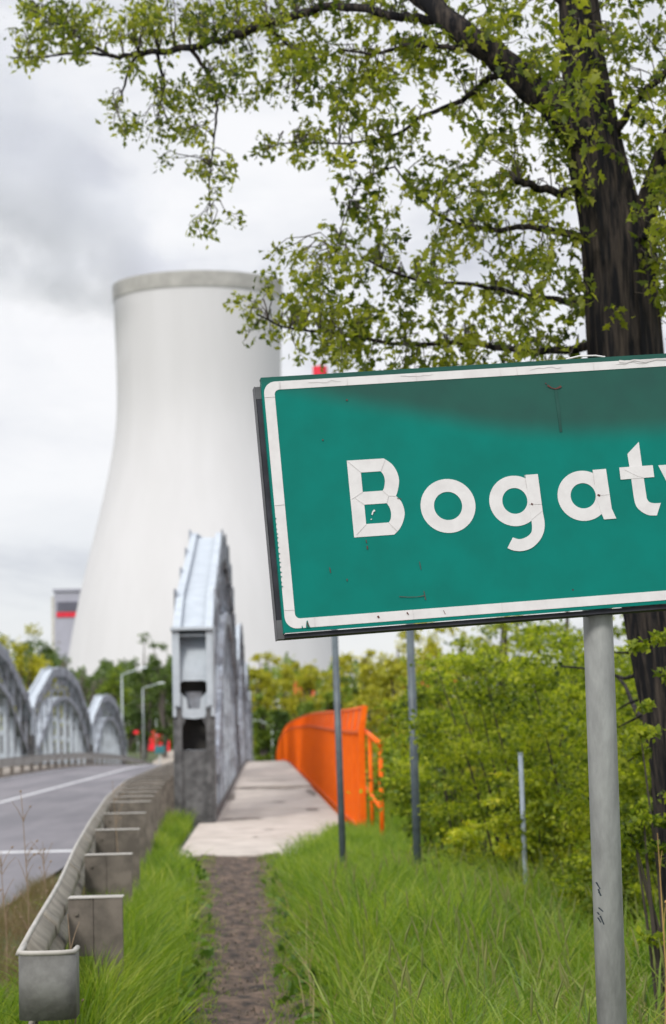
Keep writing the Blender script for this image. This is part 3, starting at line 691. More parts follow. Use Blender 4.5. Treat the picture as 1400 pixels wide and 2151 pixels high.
# ------------------------------------------------------------------ cooling tower, building, chimney
TY = 712.0; tb = unp(415, 592, TY); TX = float(tb[0])
def zt(py): return float(unp(415 + .0205 * (py - 592), py, TY)[2])
prof_px = [(1700, 345), (1560, 316), (1500, 305), (1400, 287), (1300, 269), (1200, 246), (1100, 219), (1010, 197), (930, 181), (880, 175), (840, 173.5), (780, 174), (700, 176), (640, 177.5), (604, 178.5), (560, 179)]
pr_ = sorted([(zt(y), px2m(w_, TY)) for y, w_ in prof_px])
zz = [p[0] for p in pr_]; rrr = [p[1] for p in pr_]
co = np.polyfit(zz, rrr, 5)
ztop = zt(602); z0t = -4
prof = [(float(np.mean([np.interp(z + k, zz, rrr) for k in np.linspace(-7, 7, 15)])), float(z)) for z in np.linspace(3, ztop - 4.6, 46)]
tower = empty('cooling_tower', (TX, TY, z0t), 'huge pale concrete cooling tower with steam above it', 'cooling tower')
t = MB(); t.lathe(prof, 128, (TX, TY)); t.lathe([(r - .6, z) for r, z in prof][::-1], 128, (TX, TY)); rebase(t, tower.location).build('shell', MT['tower'], tower, True)
rt = prof[-1][0]
t = MB(); t.lathe([(rt - .6, ztop - 4.6), (rt + .3, ztop - 4.6), (rt + .45, ztop), (rt - .9, ztop), (rt - .9, ztop - 4.6)], 160, (TX, TY)); rebase(t, tower.location).build('rim', MT['rim'], tower, False)
t = MB()
for k in range(40):
    a = 2 * math.pi * k / 40; b2 = a + .08; r0, r1 = prof[0][0] + 2, prof[0][0]
    for bb in (a + .08, a - .08): t.tube([(TX + r0 * math.cos(a), TY + r0 * math.sin(a), z0t), (TX + r1 * math.cos(bb), TY + r1 * math.sin(bb), 3.2)], .5, 6)
rebase(t, tower.location).build('support_leg', MT['tower'], tower)
# boiler house left of the tower
BY = 800; a = unp(114, 1243, BY); xL = float(a[0]); zT = float(a[2]); xR = float(unp(255, 1300, BY)[0])
bh = empty('boiler_house', (xL, BY, -4), 'tall grey-lilac industrial building with a red stripe left of the tower', 'building')
zA, zB, zC = float(unp(114, 1265, BY)[2]), float(unp(114, 1286, BY)[2]), float(unp(114, 1297, BY)[2])
b = MB(); b.box(xL, xR, BY, BY + 30, -4, zT); b.box(xL - 1.2, xL, BY + 2, BY + 28, -4, zT - 1.5, 1); rebase(b, bh.location).build('wall', [MT['bldg'], MT['wall']], bh)
b = MB(); b.box(xL + .9, xR - 1, BY - .3, BY - .05, zB, zA); rebase(b, bh.location).build('window_band', MT['bldgdark'], bh)
b = MB(); b.box(xL + .7, xR - 1, BY - .35, BY - .05, zC, zB - .05); rebase(b, bh.location).build('stripe', MT['red'], bh)
b = MB(); b.box(xL - .5, xR + .4, BY - .6, BY + 30.5, zT, zT + .9); rebase(b, bh.location).build('roof', MT['bldg'], bh)
CY = 900; a = unp(672.5, 770, CY); ctx, ctz = float(a[0]), float(a[2]); cr_ = px2m(15.5, CY)
chm = empty('chimney', (ctx, CY, -4), 'chimney whose bright red top just shows above the green sign', 'chimney')
b = MB(); b.lathe([(cr_ * 1.5, -4), (cr_, ctz - 8), (cr_ * .98, ctz - 8)], 32, (ctx, CY)); rebase(b, chm.location).build('shaft', MT['tower'], chm, True)
b = MB(); b.lathe([(cr_ * .9, ctz - 8), (cr_, ctz - 8), (cr_, ctz), (cr_ * .8, ctz), (cr_ * .8, ctz - 8)], 32, (ctx, CY)); rebase(b, chm.location).build('top_band', MT['red'], chm, False)
# steam
stp = MB()
ax0 = np.array([TX, TY, ztop - 14]); ax1 = unp(-420, 60, 700.0); Ls = np.linalg.norm(ax1 - ax0)
dx = (ax1 - ax0) / Ls; dy = np.array([0, 1, 0.]); dy = dy - dx * (dx @ dy); dy /= np.linalg.norm(dy); dz = np.cross(dx, dy)
if dz[2] < 0: dy, dz = -dy, -dz
stp.box(0, Ls, -62, 62, -62, 62)
sm = bpy.data.materials.new('steam'); sm.use_nodes = True; t_ = sm.node_tree; n = t_.nodes; l = t_.links
for q in list(n): n.remove(q)
o_ = n.new('ShaderNodeOutputMaterial'); vp = n.new('ShaderNodeVolumePrincipled'); l.new(vp.outputs[0], o_.inputs['Volume'])
vp.inputs['Color'].default_value = (.86, .875, .93, 1); vp.inputs['Anisotropy'].default_value = .1
c = n.new('ShaderNodeTexCoord'); s = n.new('ShaderNodeSeparateXYZ'); l.new(c.outputs['Object'], s.inputs[0])
def mth(op, a, b=None, c_=None):
    x = n.new('ShaderNodeMath'); x.operation = op
    for i, v in enumerate((a, b, c_)):
        if v is None: continue
        if isinstance(v, (int, float)): x.inputs[i].default_value = v
        else: l.new(v, x.inputs[i])
    return x.outputs[0]
rad = mth('SQRT', mth('ADD', mth('MULTIPLY', s.outputs['Y'], s.outputs['Y']), mth('MULTIPLY', s.outputs['Z'], s.outputs['Z'])))
r0_ = mth('MULTIPLY_ADD', s.outputs['X'], .29, 13.0)
rel = mth('DIVIDE', rad, r0_)
ns = n.new('ShaderNodeTexNoise'); ns.inputs['Scale'].default_value = .052; ns.inputs['Detail'].default_value = 6; ns.inputs['Roughness'].default_value = .55; l.new(c.outputs['Object'], ns.inputs['Vector'])
dd = mth('SUBTRACT', mth('MULTIPLY_ADD', ns.outputs['Fac'], 5.6, -1.9), rel)
dd = mth('MINIMUM', mth('MAXIMUM', dd, 0.0), 1.0)
fade = n.new('ShaderNodeMapRange'); fade.inputs['From Min'].default_value = -12; fade.inputs['From Max'].default_value = Ls; fade.inputs['To Min'].default_value = .08; fade.inputs['To Max'].default_value = .030
l.new(s.outputs['X'], fade.inputs[0])
l.new(mth('MULTIPLY', dd, fade.outputs[0]), vp.inputs['Density'])
so_ = stp.build('steam', sm)
mm = Matrix.Identity(4)
for i in range(3): mm[i][0] = float(dx[i]); mm[i][1] = float(dy[i]); mm[i][2] = float(dz[i]); mm[i][3] = float(ax0[i])
so_.matrix_world = mm
tag(so_, 'grey cloud of steam drifting left from the mouth of the cooling tower', 'steam', kind='stuff')
# ------------------------------------------------------------------ lamps, boards, houses, car
lamps = [(256, 1418, 300, 1404, 231, 'street lamp nearest the camera above the left trusses'), (300, 1446, 338, 1436, 272, 'second street lamp from the left, beside the bridge end'),
         (328, 1480, 362, 1471, 306, 'third street lamp from the left, small and pale'), (352, 1513, 372, 1508, 346, 'fourth and shortest looking street lamp close to the near truss'),
         (572, 1524, 541, 1515, 235, 'street lamp to the right of the trusses above the orange railing')]
for x0, y0, x1, y1, d, lab in lamps:
    a = unp(x0, y0, d); b = unp(x1, y1, d); gzv = gz(a[0], d) if d > 225 else camber(d) - 1
    e_ = empty('street_lamp', (float(a[0]), d, gzv), lab, 'street lamp', 'street lamps along the bridge road')
    t = MB(); t.tube([(a[0], d, gzv - .5), (a[0], d, a[2])], [.10, .065], 8); rebase(t, e_.location).build('pole', MT['lamp'], e_, True)
    s_ = 1 if b[0] > a[0] else -1
    t = MB(); t.tube([(a[0], d, a[2] - .05), (a[0] + s_ * .15, d, a[2] + .06), (b[0] - s_ * .3, d, b[2] - .02)], .055, 8); rebase(t, e_.location).build('arm', MT['lamp'], e_, True)
    t = MB(); hx0, hx1 = b[0] - s_ * .38, b[0] + s_ * .38
    t.add([(hx0, d - .10, b[2]), (hx1, d - .16, b[2] + .02), (hx1, d + .16, b[2] + .02), (hx0, d + .10, b[2]), (hx0, d - .06, b[2] + .12), (hx1, d - .08, b[2] + .16), (hx1, d + .08, b[2] + .16), (hx0, d + .06, b[2] + .12)],
          [(0,3,2,1),(4,5,6,7),(0,1,5,4),(1,2,6,5),(2,3,7,6),(3,0,4,7)]); rebase(t, e_.location).build('lamp_head', MT['whitepole'], e_)
def board(name, label, cat, x0, y0, x1, y1, d, m, legs=2):
    a = unp(x0, y0, d); b = unp(x1, y1, d); xm = (a[0] + b[0]) / 2
    e_ = empty(name, (float(xm), d, -2.3), label, cat)
    t = MB(); t.box(a[0], b[0], d - .04, d + .04, b[2], a[2]); rebase(t, e_.location).build('board', m, e_)
    for f_ in ([.2, .8] if legs == 2 else [.5]):
        x = a[0] + (b[0] - a[0]) * f_; t = MB(); t.tube([(x, d + .09, -2.6), (x, d + .09, a[2] - .1)], .045, 8); rebase(t, e_.location).build('leg', MT['lamp'], e_, True)
board('billboard', 'large bright red board behind the lamp posts', 'billboard', 299, 1536, 344, 1576, 322, MT['redsign'])
board('billboard', 'low narrow red board to the left of the large red one', 'billboard', 281, 1535, 298, 1542, 326, MT['redsign'], 1)
board('billboard', 'small red board to the right of the teal sign', 'billboard', 344, 1556, 357, 1580, 318, MT['redsign'], 1)
board('direction_sign', 'small teal road sign in front of the red boards', 'road sign', 325, 1567, 346, 1582, 222, MT['teal'], 1)
def house(label, x0, x1, yr, ye, d, depth=7):
    a = unp(x0, yr, d); b = unp(x1, ye, d); zb = gz(10, d) - .5
    e_ = empty('house', (float((a[0] + b[0]) / 2), d, zb), label, 'house', 'red roofed houses among the trees')
    t = MB(); t.box(a[0] + .3, b[0] - .3, d + .3, d + depth - .3, zb, b[2]); rebase(t, e_.location).build('wall', MT['wall'], e_)
    t = MB(); ym = d + depth / 2
    t.add([(a[0], d, b[2]), (b[0], d, b[2]), (b[0], ym, a[2]), (a[0], ym, a[2]), (a[0], d + depth, b[2]), (b[0], d + depth, b[2])], [(0,1,2,3),(3,2,5,4),(0,3,4),(1,5,2),(0,4,5,1)])
    rf = rebase(t, e_.location).build('roof', MT['roof'], e_)
    t = MB(); xc = a[0] * .3 + b[0] * .7; t.box(xc - .35, xc + .35, ym - .9, ym - .2, a[2] - .9, a[2] + .7); rebase(t, e_.location).build('chimney', MT['roof'], rf)
    nw = max(2, int((b[0] - a[0]) / 2.6))
    for k in range(nw):
        xw = a[0] + (b[0] - a[0]) * (k + .5) / nw; t = MB(); t.box(xw - .45, xw + .45, d + .24, d + .295, b[2] - 1.9, b[2] - .6); rebase(t, e_.location).build('window', MT['glass'], e_)
house('small red roofed house glimpsed above the orange railing', 618, 662, 1430, 1462, 300)
house('long low house with a red roof seen between the dark posts and bushes', 822, 975, 1428, 1444, 250)
CYa = 297; a = unp(590, 1578, CYa); cz = float(a[2])
car = empty('parked_car', (float(a[0]), CYa, cz), 'pale blue-white car at the far end of the footway', 'car')
b = MB()
secs = [(-.85,.30,.62,.78),(-.80,.28,.9,.84),(.3,.28,.95,.86),(.55,.28,1.38,.72),(2.3,.28,1.42,.70),(3.1,.28,1.0,.84),(3.4,.35,.9,.8)]
for (y0, zb0, zt0, w0), (y1, zb1, zt1, w1) in zip(secs, secs[1:]):
    b.add([(-w0 if zt0 < 1.2 else -.86, y0, zb0), (w0 if zt0 < 1.2 else .86, y0, zb0), (.86 if zt1 > 1.2 else w1, y1, zb1), (-.86 if zt1 > 1.2 else -w1, y1, zb1),
           (-w0, y0, zt0), (w0, y0, zt0), (w1, y1, zt1), (-w1, y1, zt1)], [(0,3,2,1),(4,5,6,7),(0,1,5,4),(1,2,6,5),(2,3,7,6),(3,0,4,7)])
b.build('body', MT['carpaint'], car)
b = MB(); b.add([(-.70, .30, 1.0), (.70, .30, 1.0), (.62, .52, 1.34), (-.62, .52, 1.34)], [(0,1,2,3)]); b.build('windscreen', MT['glass'], car)
for sx in (-.62, .62):
    b = MB(); b.box(sx - .16, sx + .16, -.87, -.835, .58, .74); b.build('headlight', MT['white'], car)
for sx in (-.76, .76):
    for y in (0, 2.55):
        b = MB(); b.tube([(sx - .1, y, .31), (sx + .1, y, .31)], .31, 18); b.build('wheel', MT['rubber'], car)
# ------------------------------------------------------------------ foliage
LOBE = np.array([[0,0],[.10,.16],[.34,.22],[.24,.40],[.44,.60],[.20,.66],[.0,1.0],[-.20,.66],[-.44,.60],[-.24,.40],[-.34,.22],[-.10,.16]])
LOBE[:, 0] *= .72
def leaf_mesh(name, P, size, m, parent, loc, lobed=False, droop=0., upb=.4, seed=0):
    """one leaf per point; random heading, partly turned face-up"""
    r = np.random.default_rng(seed); n = len(P)
    d = r.normal(size=(n, 3)); d[:, 2] -= droop; d /= np.linalg.norm(d, axis=1)[:, None]
    nn = r.normal(size=(n, 3)); nn[:, 2] += upb * 2; nn -= d * np.sum(nn * d, 1)[:, None]; nn /= np.linalg.norm(nn, axis=1)[:, None]
    s_ = np.cross(d, nn); size = np.broadcast_to(size, (n,)) * (r.uniform(.45, 1.4, n) if lobed else r.uniform(.65, 1.25, n))
    P = P - np.array(loc)
    if lobed:
        k = len(LOBE) + 1
        pts = np.vstack([[0, .45], LOBE]); fold = np.abs(pts[:, 0]) * .35 - (pts[:, 1] ** 2) * .18
        V = P[:, None, :] + size[:, None, None] * (pts[None, :, 1, None] * d[:, None, :] + pts[None, :, 0, None] * s_[:, None, :] + fold[None, :, None] * nn[:, None, :])
        q = len(LOBE); tri = np.array([[0, 1 + i, 1 + (i + 1) % q] for i in range(q)])
    else:
        k = 4; pts = np.array([[0, 0], [.34, .5], [0, 1], [-.34, .5]]); fold = np.array([0, .10, -.12, .10])
        V = P[:, None, :] + size[:, None, None] * (pts[None, :, 1, None] * d[:, None, :] + pts[None, :, 0, None] * s_[:, None, :] + fold[None, :, None] * nn[:, None, :])
        tri = np.array([[0, 1, 2], [0, 2, 3]])
    F = (tri[None] + (np.arange(n) * k)[:, None, None]).reshape(-1, 3)
    V = V.reshape(-1, 3)
    me = bpy.data.meshes.new(name); me.vertices.add(len(V)); me.vertices.foreach_set('co', V.astype(np.float32).ravel())
    me.loops.add(F.size); me.loops.foreach_set('vertex_index', F.astype(np.int32).ravel())
    me.polygons.add(len(F)); me.polygons.foreach_set('loop_start', (np.arange(len(F)) * 3).astype(np.int32))
    me.materials.append(m); me.update(calc_edges=True)
    o = bpy.data.objects.new(name, me); sc.collection.objects.link(o); o.parent = parent; return o
LM = {
 'near': leafmat('leaf_near', [(.024,.042,.012), (.10,.135,.018), (.245,.27,.030), (.45,.45,.065)], .60, 2.4),
 'bush': leafmat('leaf_bush', [(.020,.042,.010), (.13,.185,.019), (.32,.37,.028), (.52,.53,.055)], .56, 1.5),
 'yellow': leafmat('leaf_yellow', [(.09,.13,.012), (.27,.33,.020), (.46,.47,.03), (.60,.50,.04)], .4, 1.4),
 'farg': leafmat('leaf_far_green', [(.06,.10,.018), (.15,.22,.024), (.30,.36,.035)], .3, .25),
 'fard': leafmat('leaf_far_dark', [(.045,.075,.022), (.085,.14,.030), (.15,.21,.04)], .25, .25),
 'fary': leafmat('leaf_far_yellow', [(.20,.22,.020), (.38,.37,.030), (.54,.48,.04)], .35, .3),
 'farb': leafmat('leaf_far_brown', [(.12,.095,.085), (.17,.14,.12), (.2,.17,.13)], .2, .3),
}
# ---- the big near tree
tree = empty('broadleaf_tree', (float(unp(1500, 1900, 11.4)[0]), 11.4, 0), 'big dark trunked tree with lobed green leaves leaning over the sign', 'tree')
TL = tree.location
from mathutils import noise as mn
def limb(path, name, m=MT['bark'], n=14, parent=tree, wob=0, sub=4, ridge=0):
    P = [np.append(unp(x, y, d), px2m(w_ / 2, d)) for x, y, w_, d in path]
    Q = []
    for i in range(len(P) - 1):
        p0, p1, p2, p3 = P[max(0, i-1)], P[i], P[i+1], P[min(len(P)-1, i+2)]
        for j in range(sub):
            t = j / sub; q = .5 * (2*p1 + (-p0+p2)*t + (2*p0-5*p1+4*p2-p3)*t*t + (-p0+3*p1-3*p2+p3)*t**3)
            q = q + np.append(rng.normal(size=3) * wob * q[3], 0); q[3] = max(q[3], .002); Q.append(q)
    Q.append(P[-1])
    b = MB(); b.tube([q[:3] for q in Q], [q[3] for q in Q], n)
    if ridge:
        for i in range(len(Q)):
            for j in range(n):
                a = 2 * math.pi * j / n; z = Q[i][2]
                v = mn.noise((math.cos(a) * 5.5, math.sin(a) * 5.5, z * 1.3)) + .7 * mn.noise((math.cos(a) * 12, math.sin(a) * 12, z * 1.6 + 9)) + .5 * mn.noise((math.cos(a) * 1.5, math.sin(a) * 1.5, z * .8))
                p = np.array(b.v[i * n + j]); c_ = Q[i][:3]; b.v[i * n + j] = tuple(c_ + (p - c_) * (1 + ridge * v))
    return rebase(b, (TL.x, TL.y, TL.z)).build(name, m, parent, True)
trunk = limb([(1560,2130,250,11.4),(1500,1900,195,11.4),(1445,1550,172,11.4),(1392,1290,160,11.4),(1342,950,158,11.4),(1316,740,150,11.4),(1300,560,144,11.4),(1282,450,132,11.4),(1248,310,122,11.4),(1230,170,98,11.4),(1217,40,86,11.4),(1200,-150,64,11.4),(1215,-420,42,11.5),(1180,-700,20,11.5)], 'trunk', n=96, wob=0, sub=22, ridge=.13)
limb([(1330,820,60,11.5),(1340,700,60,11.42),(1350,560,60,11.40),(1356,450,50,11.36),(1395,320,38,11.3),(1460,160,30,11.2),(1560,-80,20,11.2)], 'limb', n=48, sub=12, ridge=.12)
LIMBS = {
 'a': [(1262,330,84,11.4),(1200,262,78,11.3),(1130,195,68,11.3),(1050,125,62,11.3),(960,55,53,11.3),(880,-10,46,11.4),(760,-110,38,11.6),(600,-240,26,12)],
 'b': [(975,62,20.8,11.3),(930,45,20.8,11.35),(865,36,20.0,11.6),(800,25,19.2,11.8),(730,14,18.4,12),(655,18,18.4,12.3),(560,50,19.2,12.6),(480,78,16.8,12.9),(400,100,15.2,13.2),(300,112,12.8,13.5),(240,118,9.6,13.7),(190,92,7.2,13.9),(140,60,5.6,14),(60,15,4.0,14.1)],
 'c': [(1275,440,20,11.5),(1215,410,20,11.4),(1160,400,18,11.3),(1110,386,16,11.2),(1080,377,14,11.1)],
 'd': [(960,98,12,11.3),(900,96,10,11.5),(850,95,9,11.7),(790,112,7,11.8),(720,104,5,12)],
 'e': [(1060,150,18,11.4),(1020,175,14,11.6),(960,215,11,11.8),(880,250,9,12),(830,285,7,12.1),(740,300,5,12.2)],
 'f': [(1290,520,18,11.5),(1230,500,18,11.5),(1115,475,14,11.9),(1050,480,11,12.1),(960,470,9,12.3),(890,425,6,12.4),(830,350,4,12.4)],
 'g': [(1318,760,20,11.5),(1250,730,20,11.5),(1130,738,15,11.8),(980,722,12,12.1),(850,722,9,12.3),(700,700,7,12.4),(610,690,5,12.5),(540,660,4,12.5)],
 'h': [(1312,660,16,11.5),(1240,640,16,11.5),(1120,620,12,11.8),(1000,600,9,12),(880,590,7,12.1),(760,540,5,12.2)],
 'i': [(400,100,10,13.2),(440,160,8,13.2),(455,215,6,13.1),(450,290,4,13.1),(440,380,3,13.1),(445,460,2.4,13.1)],
 'j': [(560,50,9,12.6),(600,90,7,12.6),(640,130,5,12.5),(620,200,3,12.5)],
 'k': [(290,110,8,13.5),(270,150,6,13.5),(250,215,4,13.5)],
 'l': [(330,110,8,13.4),(345,180,6,13.4),(330,250,4,13.4)],
 'm': [(240,118,8,13.7),(160,110,6,13.8),(80,120,4,13.9),(20,120,3,14)],
 'n': [(1318,530,20,11.46),(1390,480,18,11.1),(1480,430,14,11),(1600,350,10,10.8)],
 'o': [(1262,320,20,11.45),(1350,200,16,11.2),(1440,120,12,11.1),(1560,60,8,11)],
 'p': [(1225,60,26,11.4),(1130,-60,20,11.4),(1010,-160,15,11.5),(850,-300,10,11.6)],
 'q': [(740,300,5,12.2),(660,300,4,12.3),(600,300,3,12.3),(550,315,2,12.3)],
 'r': [(830,350,4,12.4),(760,380,4,12.4),(720,470,3,12.4),(700,560,3,12.4)],
}
for k_, p_ in LIMBS.items(): limb(p_, 'limb', n=10, wob=.10 if p_[0][2] > 30 else .35, sub=5)
seg_pts = np.array([unp(x, y, d) for p_ in LIMBS.values() for a_, b_ in zip(p_, p_[1:]) for t in (0, .33, .66) for (x, y, w_, d) in [tuple(np.array(a_) * (1 - t) + np.array(b_) * t)]])
seg_px = np.array([[x, y] for p_ in LIMBS.values() for a_, b_ in zip(p_, p_[1:]) for t in (0, .33, .66) for (x, y, w_, d) in [tuple(np.array(a_) * (1 - t) + np.array(b_) * t)]])
lb = [(-20,560),(100,560),(140,520),(200,590),(240,690),(285,610),(318,590),(345,650),(370,690),(430,725),(480,700),(520,685),(560,650),(640,600),(700,610),(740,640),(790,700)]
gaps = [(865,195,34,30),(1015,245,48,36),(930,285,62,34),(850,345,26,30),(868,455,34,62),(828,400,22,34),(1090,585,24,18),(970,565,18,14),(1190,440,26,30),(790,232,36,14),(1000,330,30,18),(760,330,26,18),
        (690,160,30,16),(735,470,26,16),(1130,300,22,14),(1110,450,16,12),(780,610,22,14),(930,640,18,12),(1060,690,18,12),(840,560,16,20),(700,250,30,16),(1150,640,14,18),(900,90,16,12),(1340,100,22,16),(1330,260,14,24)]
blobs = [(90,50,85,55),(60,118,50,18),(160,95,50,32),(130,30,70,35),(250,45,90,45),(350,50,90,50),(450,45,80,50),(540,25,70,40),(300,135,60,16),(330,190,42,30),(228,215,38,10),(262,252,42,16),(300,270,46,15),(362,245,42,30),(420,190,44,36),(400,292,40,24),(430,350,42,20),(340,335,20,12),(482,358,26,20),(440,415,18,14),(425,470,22,16),(460,478,18,14),(498,458,8,7),(465,175,34,46),(505,120,34,36),
         (600,300,36,14),(560,318,20,10),(655,275,36,20),(565,190,40,16),(520,205,22,12),(640,120,40,30),(600,110,36,26),(575,600,22,22),(520,650,30,12),(500,630,12,12),(545,690,30,16),(600,690,40,22),(595,520,16,14),(630,540,26,22),(650,580,30,28),(625,738,14,8),(715,700,55,44),(660,640,50,40)]
def ok_main(x, y):
    if x < np.interp(y, [a for a, b in lb], [b for a, b in lb]): return False
    for gx, gy, a_, b_ in gaps:
        q = ((x - gx) / a_) ** 2 + ((y - gy) / b_) ** 2
        if q < 1 and rnd.random() < .9: return False
    return True
cl = []
while len(cl) < 700:
    x, y = rnd.uniform(560, 1430), rnd.uniform(-30, 790)
    if ok_main(x, y):
        on_trunk = abs(x - np.interp(y, [0, 300, 440, 560, 740], [1218, 1252, 1284, 1300, 1316])) < np.interp(y, [0, 300, 740], [48, 62, 80])
        if on_trunk and rnd.random() < (.80 if y < 330 else .95): continue
        cl.append((x, y, 1.0))
tot = sum(a * b for _, _, a, b in blobs)
for bx_, by_, a_, b_ in blobs:
    for _ in range(max(2, int(round(410 * a_ * b_ / tot)))):
        t = rnd.uniform(0, 2 * math.pi); q = math.sqrt(rnd.random()); cl.append((bx_ + a_ * q * math.cos(t), by_ + b_ * q * math.sin(t), .8))
near_sprig = [(1195,225,1.25),(1215,190,1.25),(1200,262,1.25),(1180,170,1.2),(1155,205,1.2),(1235,205,1.2),(1170,240,1.2),(1240,180,1.2),(1205,120,1.1),(1250,90,1.1),(1130,110,1.1),(1185,90,1.1)]
cl += near_sprig
for _ in range(460):      # the crown goes on outside the frame
    x, y = rnd.uniform(300, 2050), rnd.uniform(-760, 760)
    if (0 < x < 1420 and y > -20): continue
    cl.append((x, y, 1.0))
LP = []; tw = MB(); LSz = []
for x, y, s_ in cl:
    base_d = float(np.interp(x, [0, 400, 700, 1000, 1400, 2000], [14, 13.2, 12.3, 11.8, 11.2, 10.5])); front = (x, y, s_) in near_sprig
    dep = 10.2 + rnd.uniform(-.3, .3) if front else base_d + rnd.gauss(0, .55)
    c0 = unp(x, y, dep)
    i = int(np.argmin(np.sum((seg_px - np.array([x, y])) ** 2, 1) + rnd.uniform(0, 200)))
    src = seg_pts[i]; d = c0 - src; dist = np.linalg.norm(d)
    d2 = d / (dist + 1e-6) + np.array([rnd.uniform(-.5, .5), rnd.uniform(-.5, .5), rnd.uniform(-.9, .1)]); d2 /= np.linalg.norm(d2)
    Lt = rnd.uniform(.10, .17); a = c0 - d2 * Lt * .5; b = c0 + d2 * Lt * .5; mid = (a + b) / 2 + np.array([0, 0, .012])
    tw.tube([a, mid, b], [.0026, .002, .0012], 4, cap=False)
    if dist < 1.3 and 0 < x < 1430 and rnd.random() < .75:
        m1 = (src + a) / 2 + np.array([rnd.uniform(-.05, .05), rnd.uniform(-.05, .05), rnd.uniform(0, .07)]); tw.tube([src, (src*.6+m1*.4)+np.array([0,0,.02]), m1, (m1*.5+a*.5)-np.array([0,0,.008]), a], [.0036, .0032, .003, .0026, .002], 4, cap=False)
    nl = rnd.randint(14, 19)
    for k in range(nl):
        t = (k + .5) / nl; p = a * (1 - t) + b * t + rng.normal(size=3) * .026; LP.append(p); LSz.append(.050 * s_)
leaf_mesh('crown', np.array(LP), np.array(LSz), LM['near'], tree, TL, lobed=True, droop=.5, upb=.35, seed=3)
rebase(tw, (TL.x, TL.y, TL.z)).build('twigs', MT['twig'], tree)
# ---- bushes
def bush(name, label, cat, cx, cy, h, r, n, m, seed, leaf=.045, nc=None, flat_=.35, group=None, base=0.0, stems=9, ry=None, thin=0., bark=MT['twig'], z0=None):
    rr_ = np.random.default_rng(seed); z0 = gz(cx, cy) if z0 is None else z0; ry = ry or r
    e_ = empty(name, (cx, cy, z0), label, cat, group)
    nc = nc or max(20, n // 65)
    u = rr_.normal(size=(nc, 3)); u /= np.linalg.norm(u, axis=1)[:, None]; q = rr_.uniform(.15, 1, nc) ** .45
    ph = rr_.uniform(0, 6.28, 3); lump = 1 + .16 * np.sin(u[:, 0] * 4 + ph[0]) + .14 * np.sin(u[:, 2] * 5 + ph[1]) + .12 * np.sin(u[:, 1] * 6 + ph[2])
    C = u * (q * lump)[:, None]; C[:, 0] *= r; C[:, 1] *= ry; C[:, 2] = base + (h - base) * (.5 + .5 * C[:, 2])
    C = C + np.array([cx, cy, z0])
    cs = r * rr_.uniform(.09, .17, nc)
    idx = rr_.integers(0, nc, n); g_ = rr_.normal(size=(n, 3)); 
    P = C[idx] + g_ * cs[idx][:, None] * np.array([1, 1, flat_])
    P = P[P[:, 2] > z0 + .02]
    leaf_mesh('crown', P, leaf, m, e_, e_.location, False, .2, .6, seed)
    st = MB()
    for k in range(stems):
        t = C[rr_.integers(0, nc)]; b0 = np.array([cx + rr_.uniform(-.12, .12) * r, cy, z0 - .1]); mid = b0 * .5 + t * .5 + np.array([rr_.uniform(-.1, .1) * r, 0, .08 * h])
        rad0 = max(.010, r * .018) if h < 4 else h * .012; st.tube([b0, mid, t], [rad0, rad0 * .7, rad0 * .25], 6, cap=False)
    if h > 4.0:
        st.tube([(cx, cy, z0 - .3), (cx, cy, z0 + h * .45), (cx + .02 * h, cy, z0 + h * .85)], [h * .022, h * .016, h * .005], 8)
    rebase(st, (cx, cy, z0)).build('trunk' if h > 4 else 'stems', bark, e_)
    return e_
def pb_(px, Y): return float(unp(px, 1540, Y)[0])
# (px, Y, top_py, radius_px, count, material, leaf, label)
near_b = [
 (1400, 15.6, 1330, 210, 9500, 'bush', .045, 'dense green bush right of the sign pole, around the dark trunk'),
 (1235, 17.2, 1300, 190, 9500, 'bush', .045, 'leafy hawthorn-like bush directly behind the sign pole'),
 (1075, 18.6, 1300, 175, 9500, 'bush', .046, 'spreading green bush above the white marker post'),
 (1130, 17.0, 1620, 120, 4200, 'yellow', .042, 'low yellow-green shrub around the white marker post'),
 (960, 24.0, 1400, 150, 7000, 'bush', .055, 'soft green bush right of the second dark post'),
 (1010, 20.5, 1660, 110, 3200, 'yellow', .046, 'low yellowish shrub at the edge of the tall grass'),
 (1330, 21.0, 1235, 200, 8000, 'bush', .05, 'taller green bush rising behind the trunk under the sign'),
 (1290, 14.6, 1690, 120, 4200, 'bush', .040, 'dark low bush at the foot of the sign pole'),
 (1420, 14.0, 1640, 100, 3600, 'bush', .040, 'low bush at the right edge above the grass'),
 (1385, 10.7, 1300, 95, 1500, 'bush', .036, 'thin leafy shoots in front of the dark trunk under the sign'),
]
for i, (px, Y, ty, rp, n_, m, lf, lab) in enumerate(near_b):
    hz_ = 1540 - .022 * (px - 548); h = 1.5 + (hz_ - ty) * Y / FPX - gz(pb_(px, Y), Y)
    bush('bush', lab, 'bush', pb_(px, Y), Y, h, px2m(rp, Y), n_, LM[m], 40 + i, lf, group='bushes behind the sign', ry=px2m(rp, Y) * .8, stems=16)
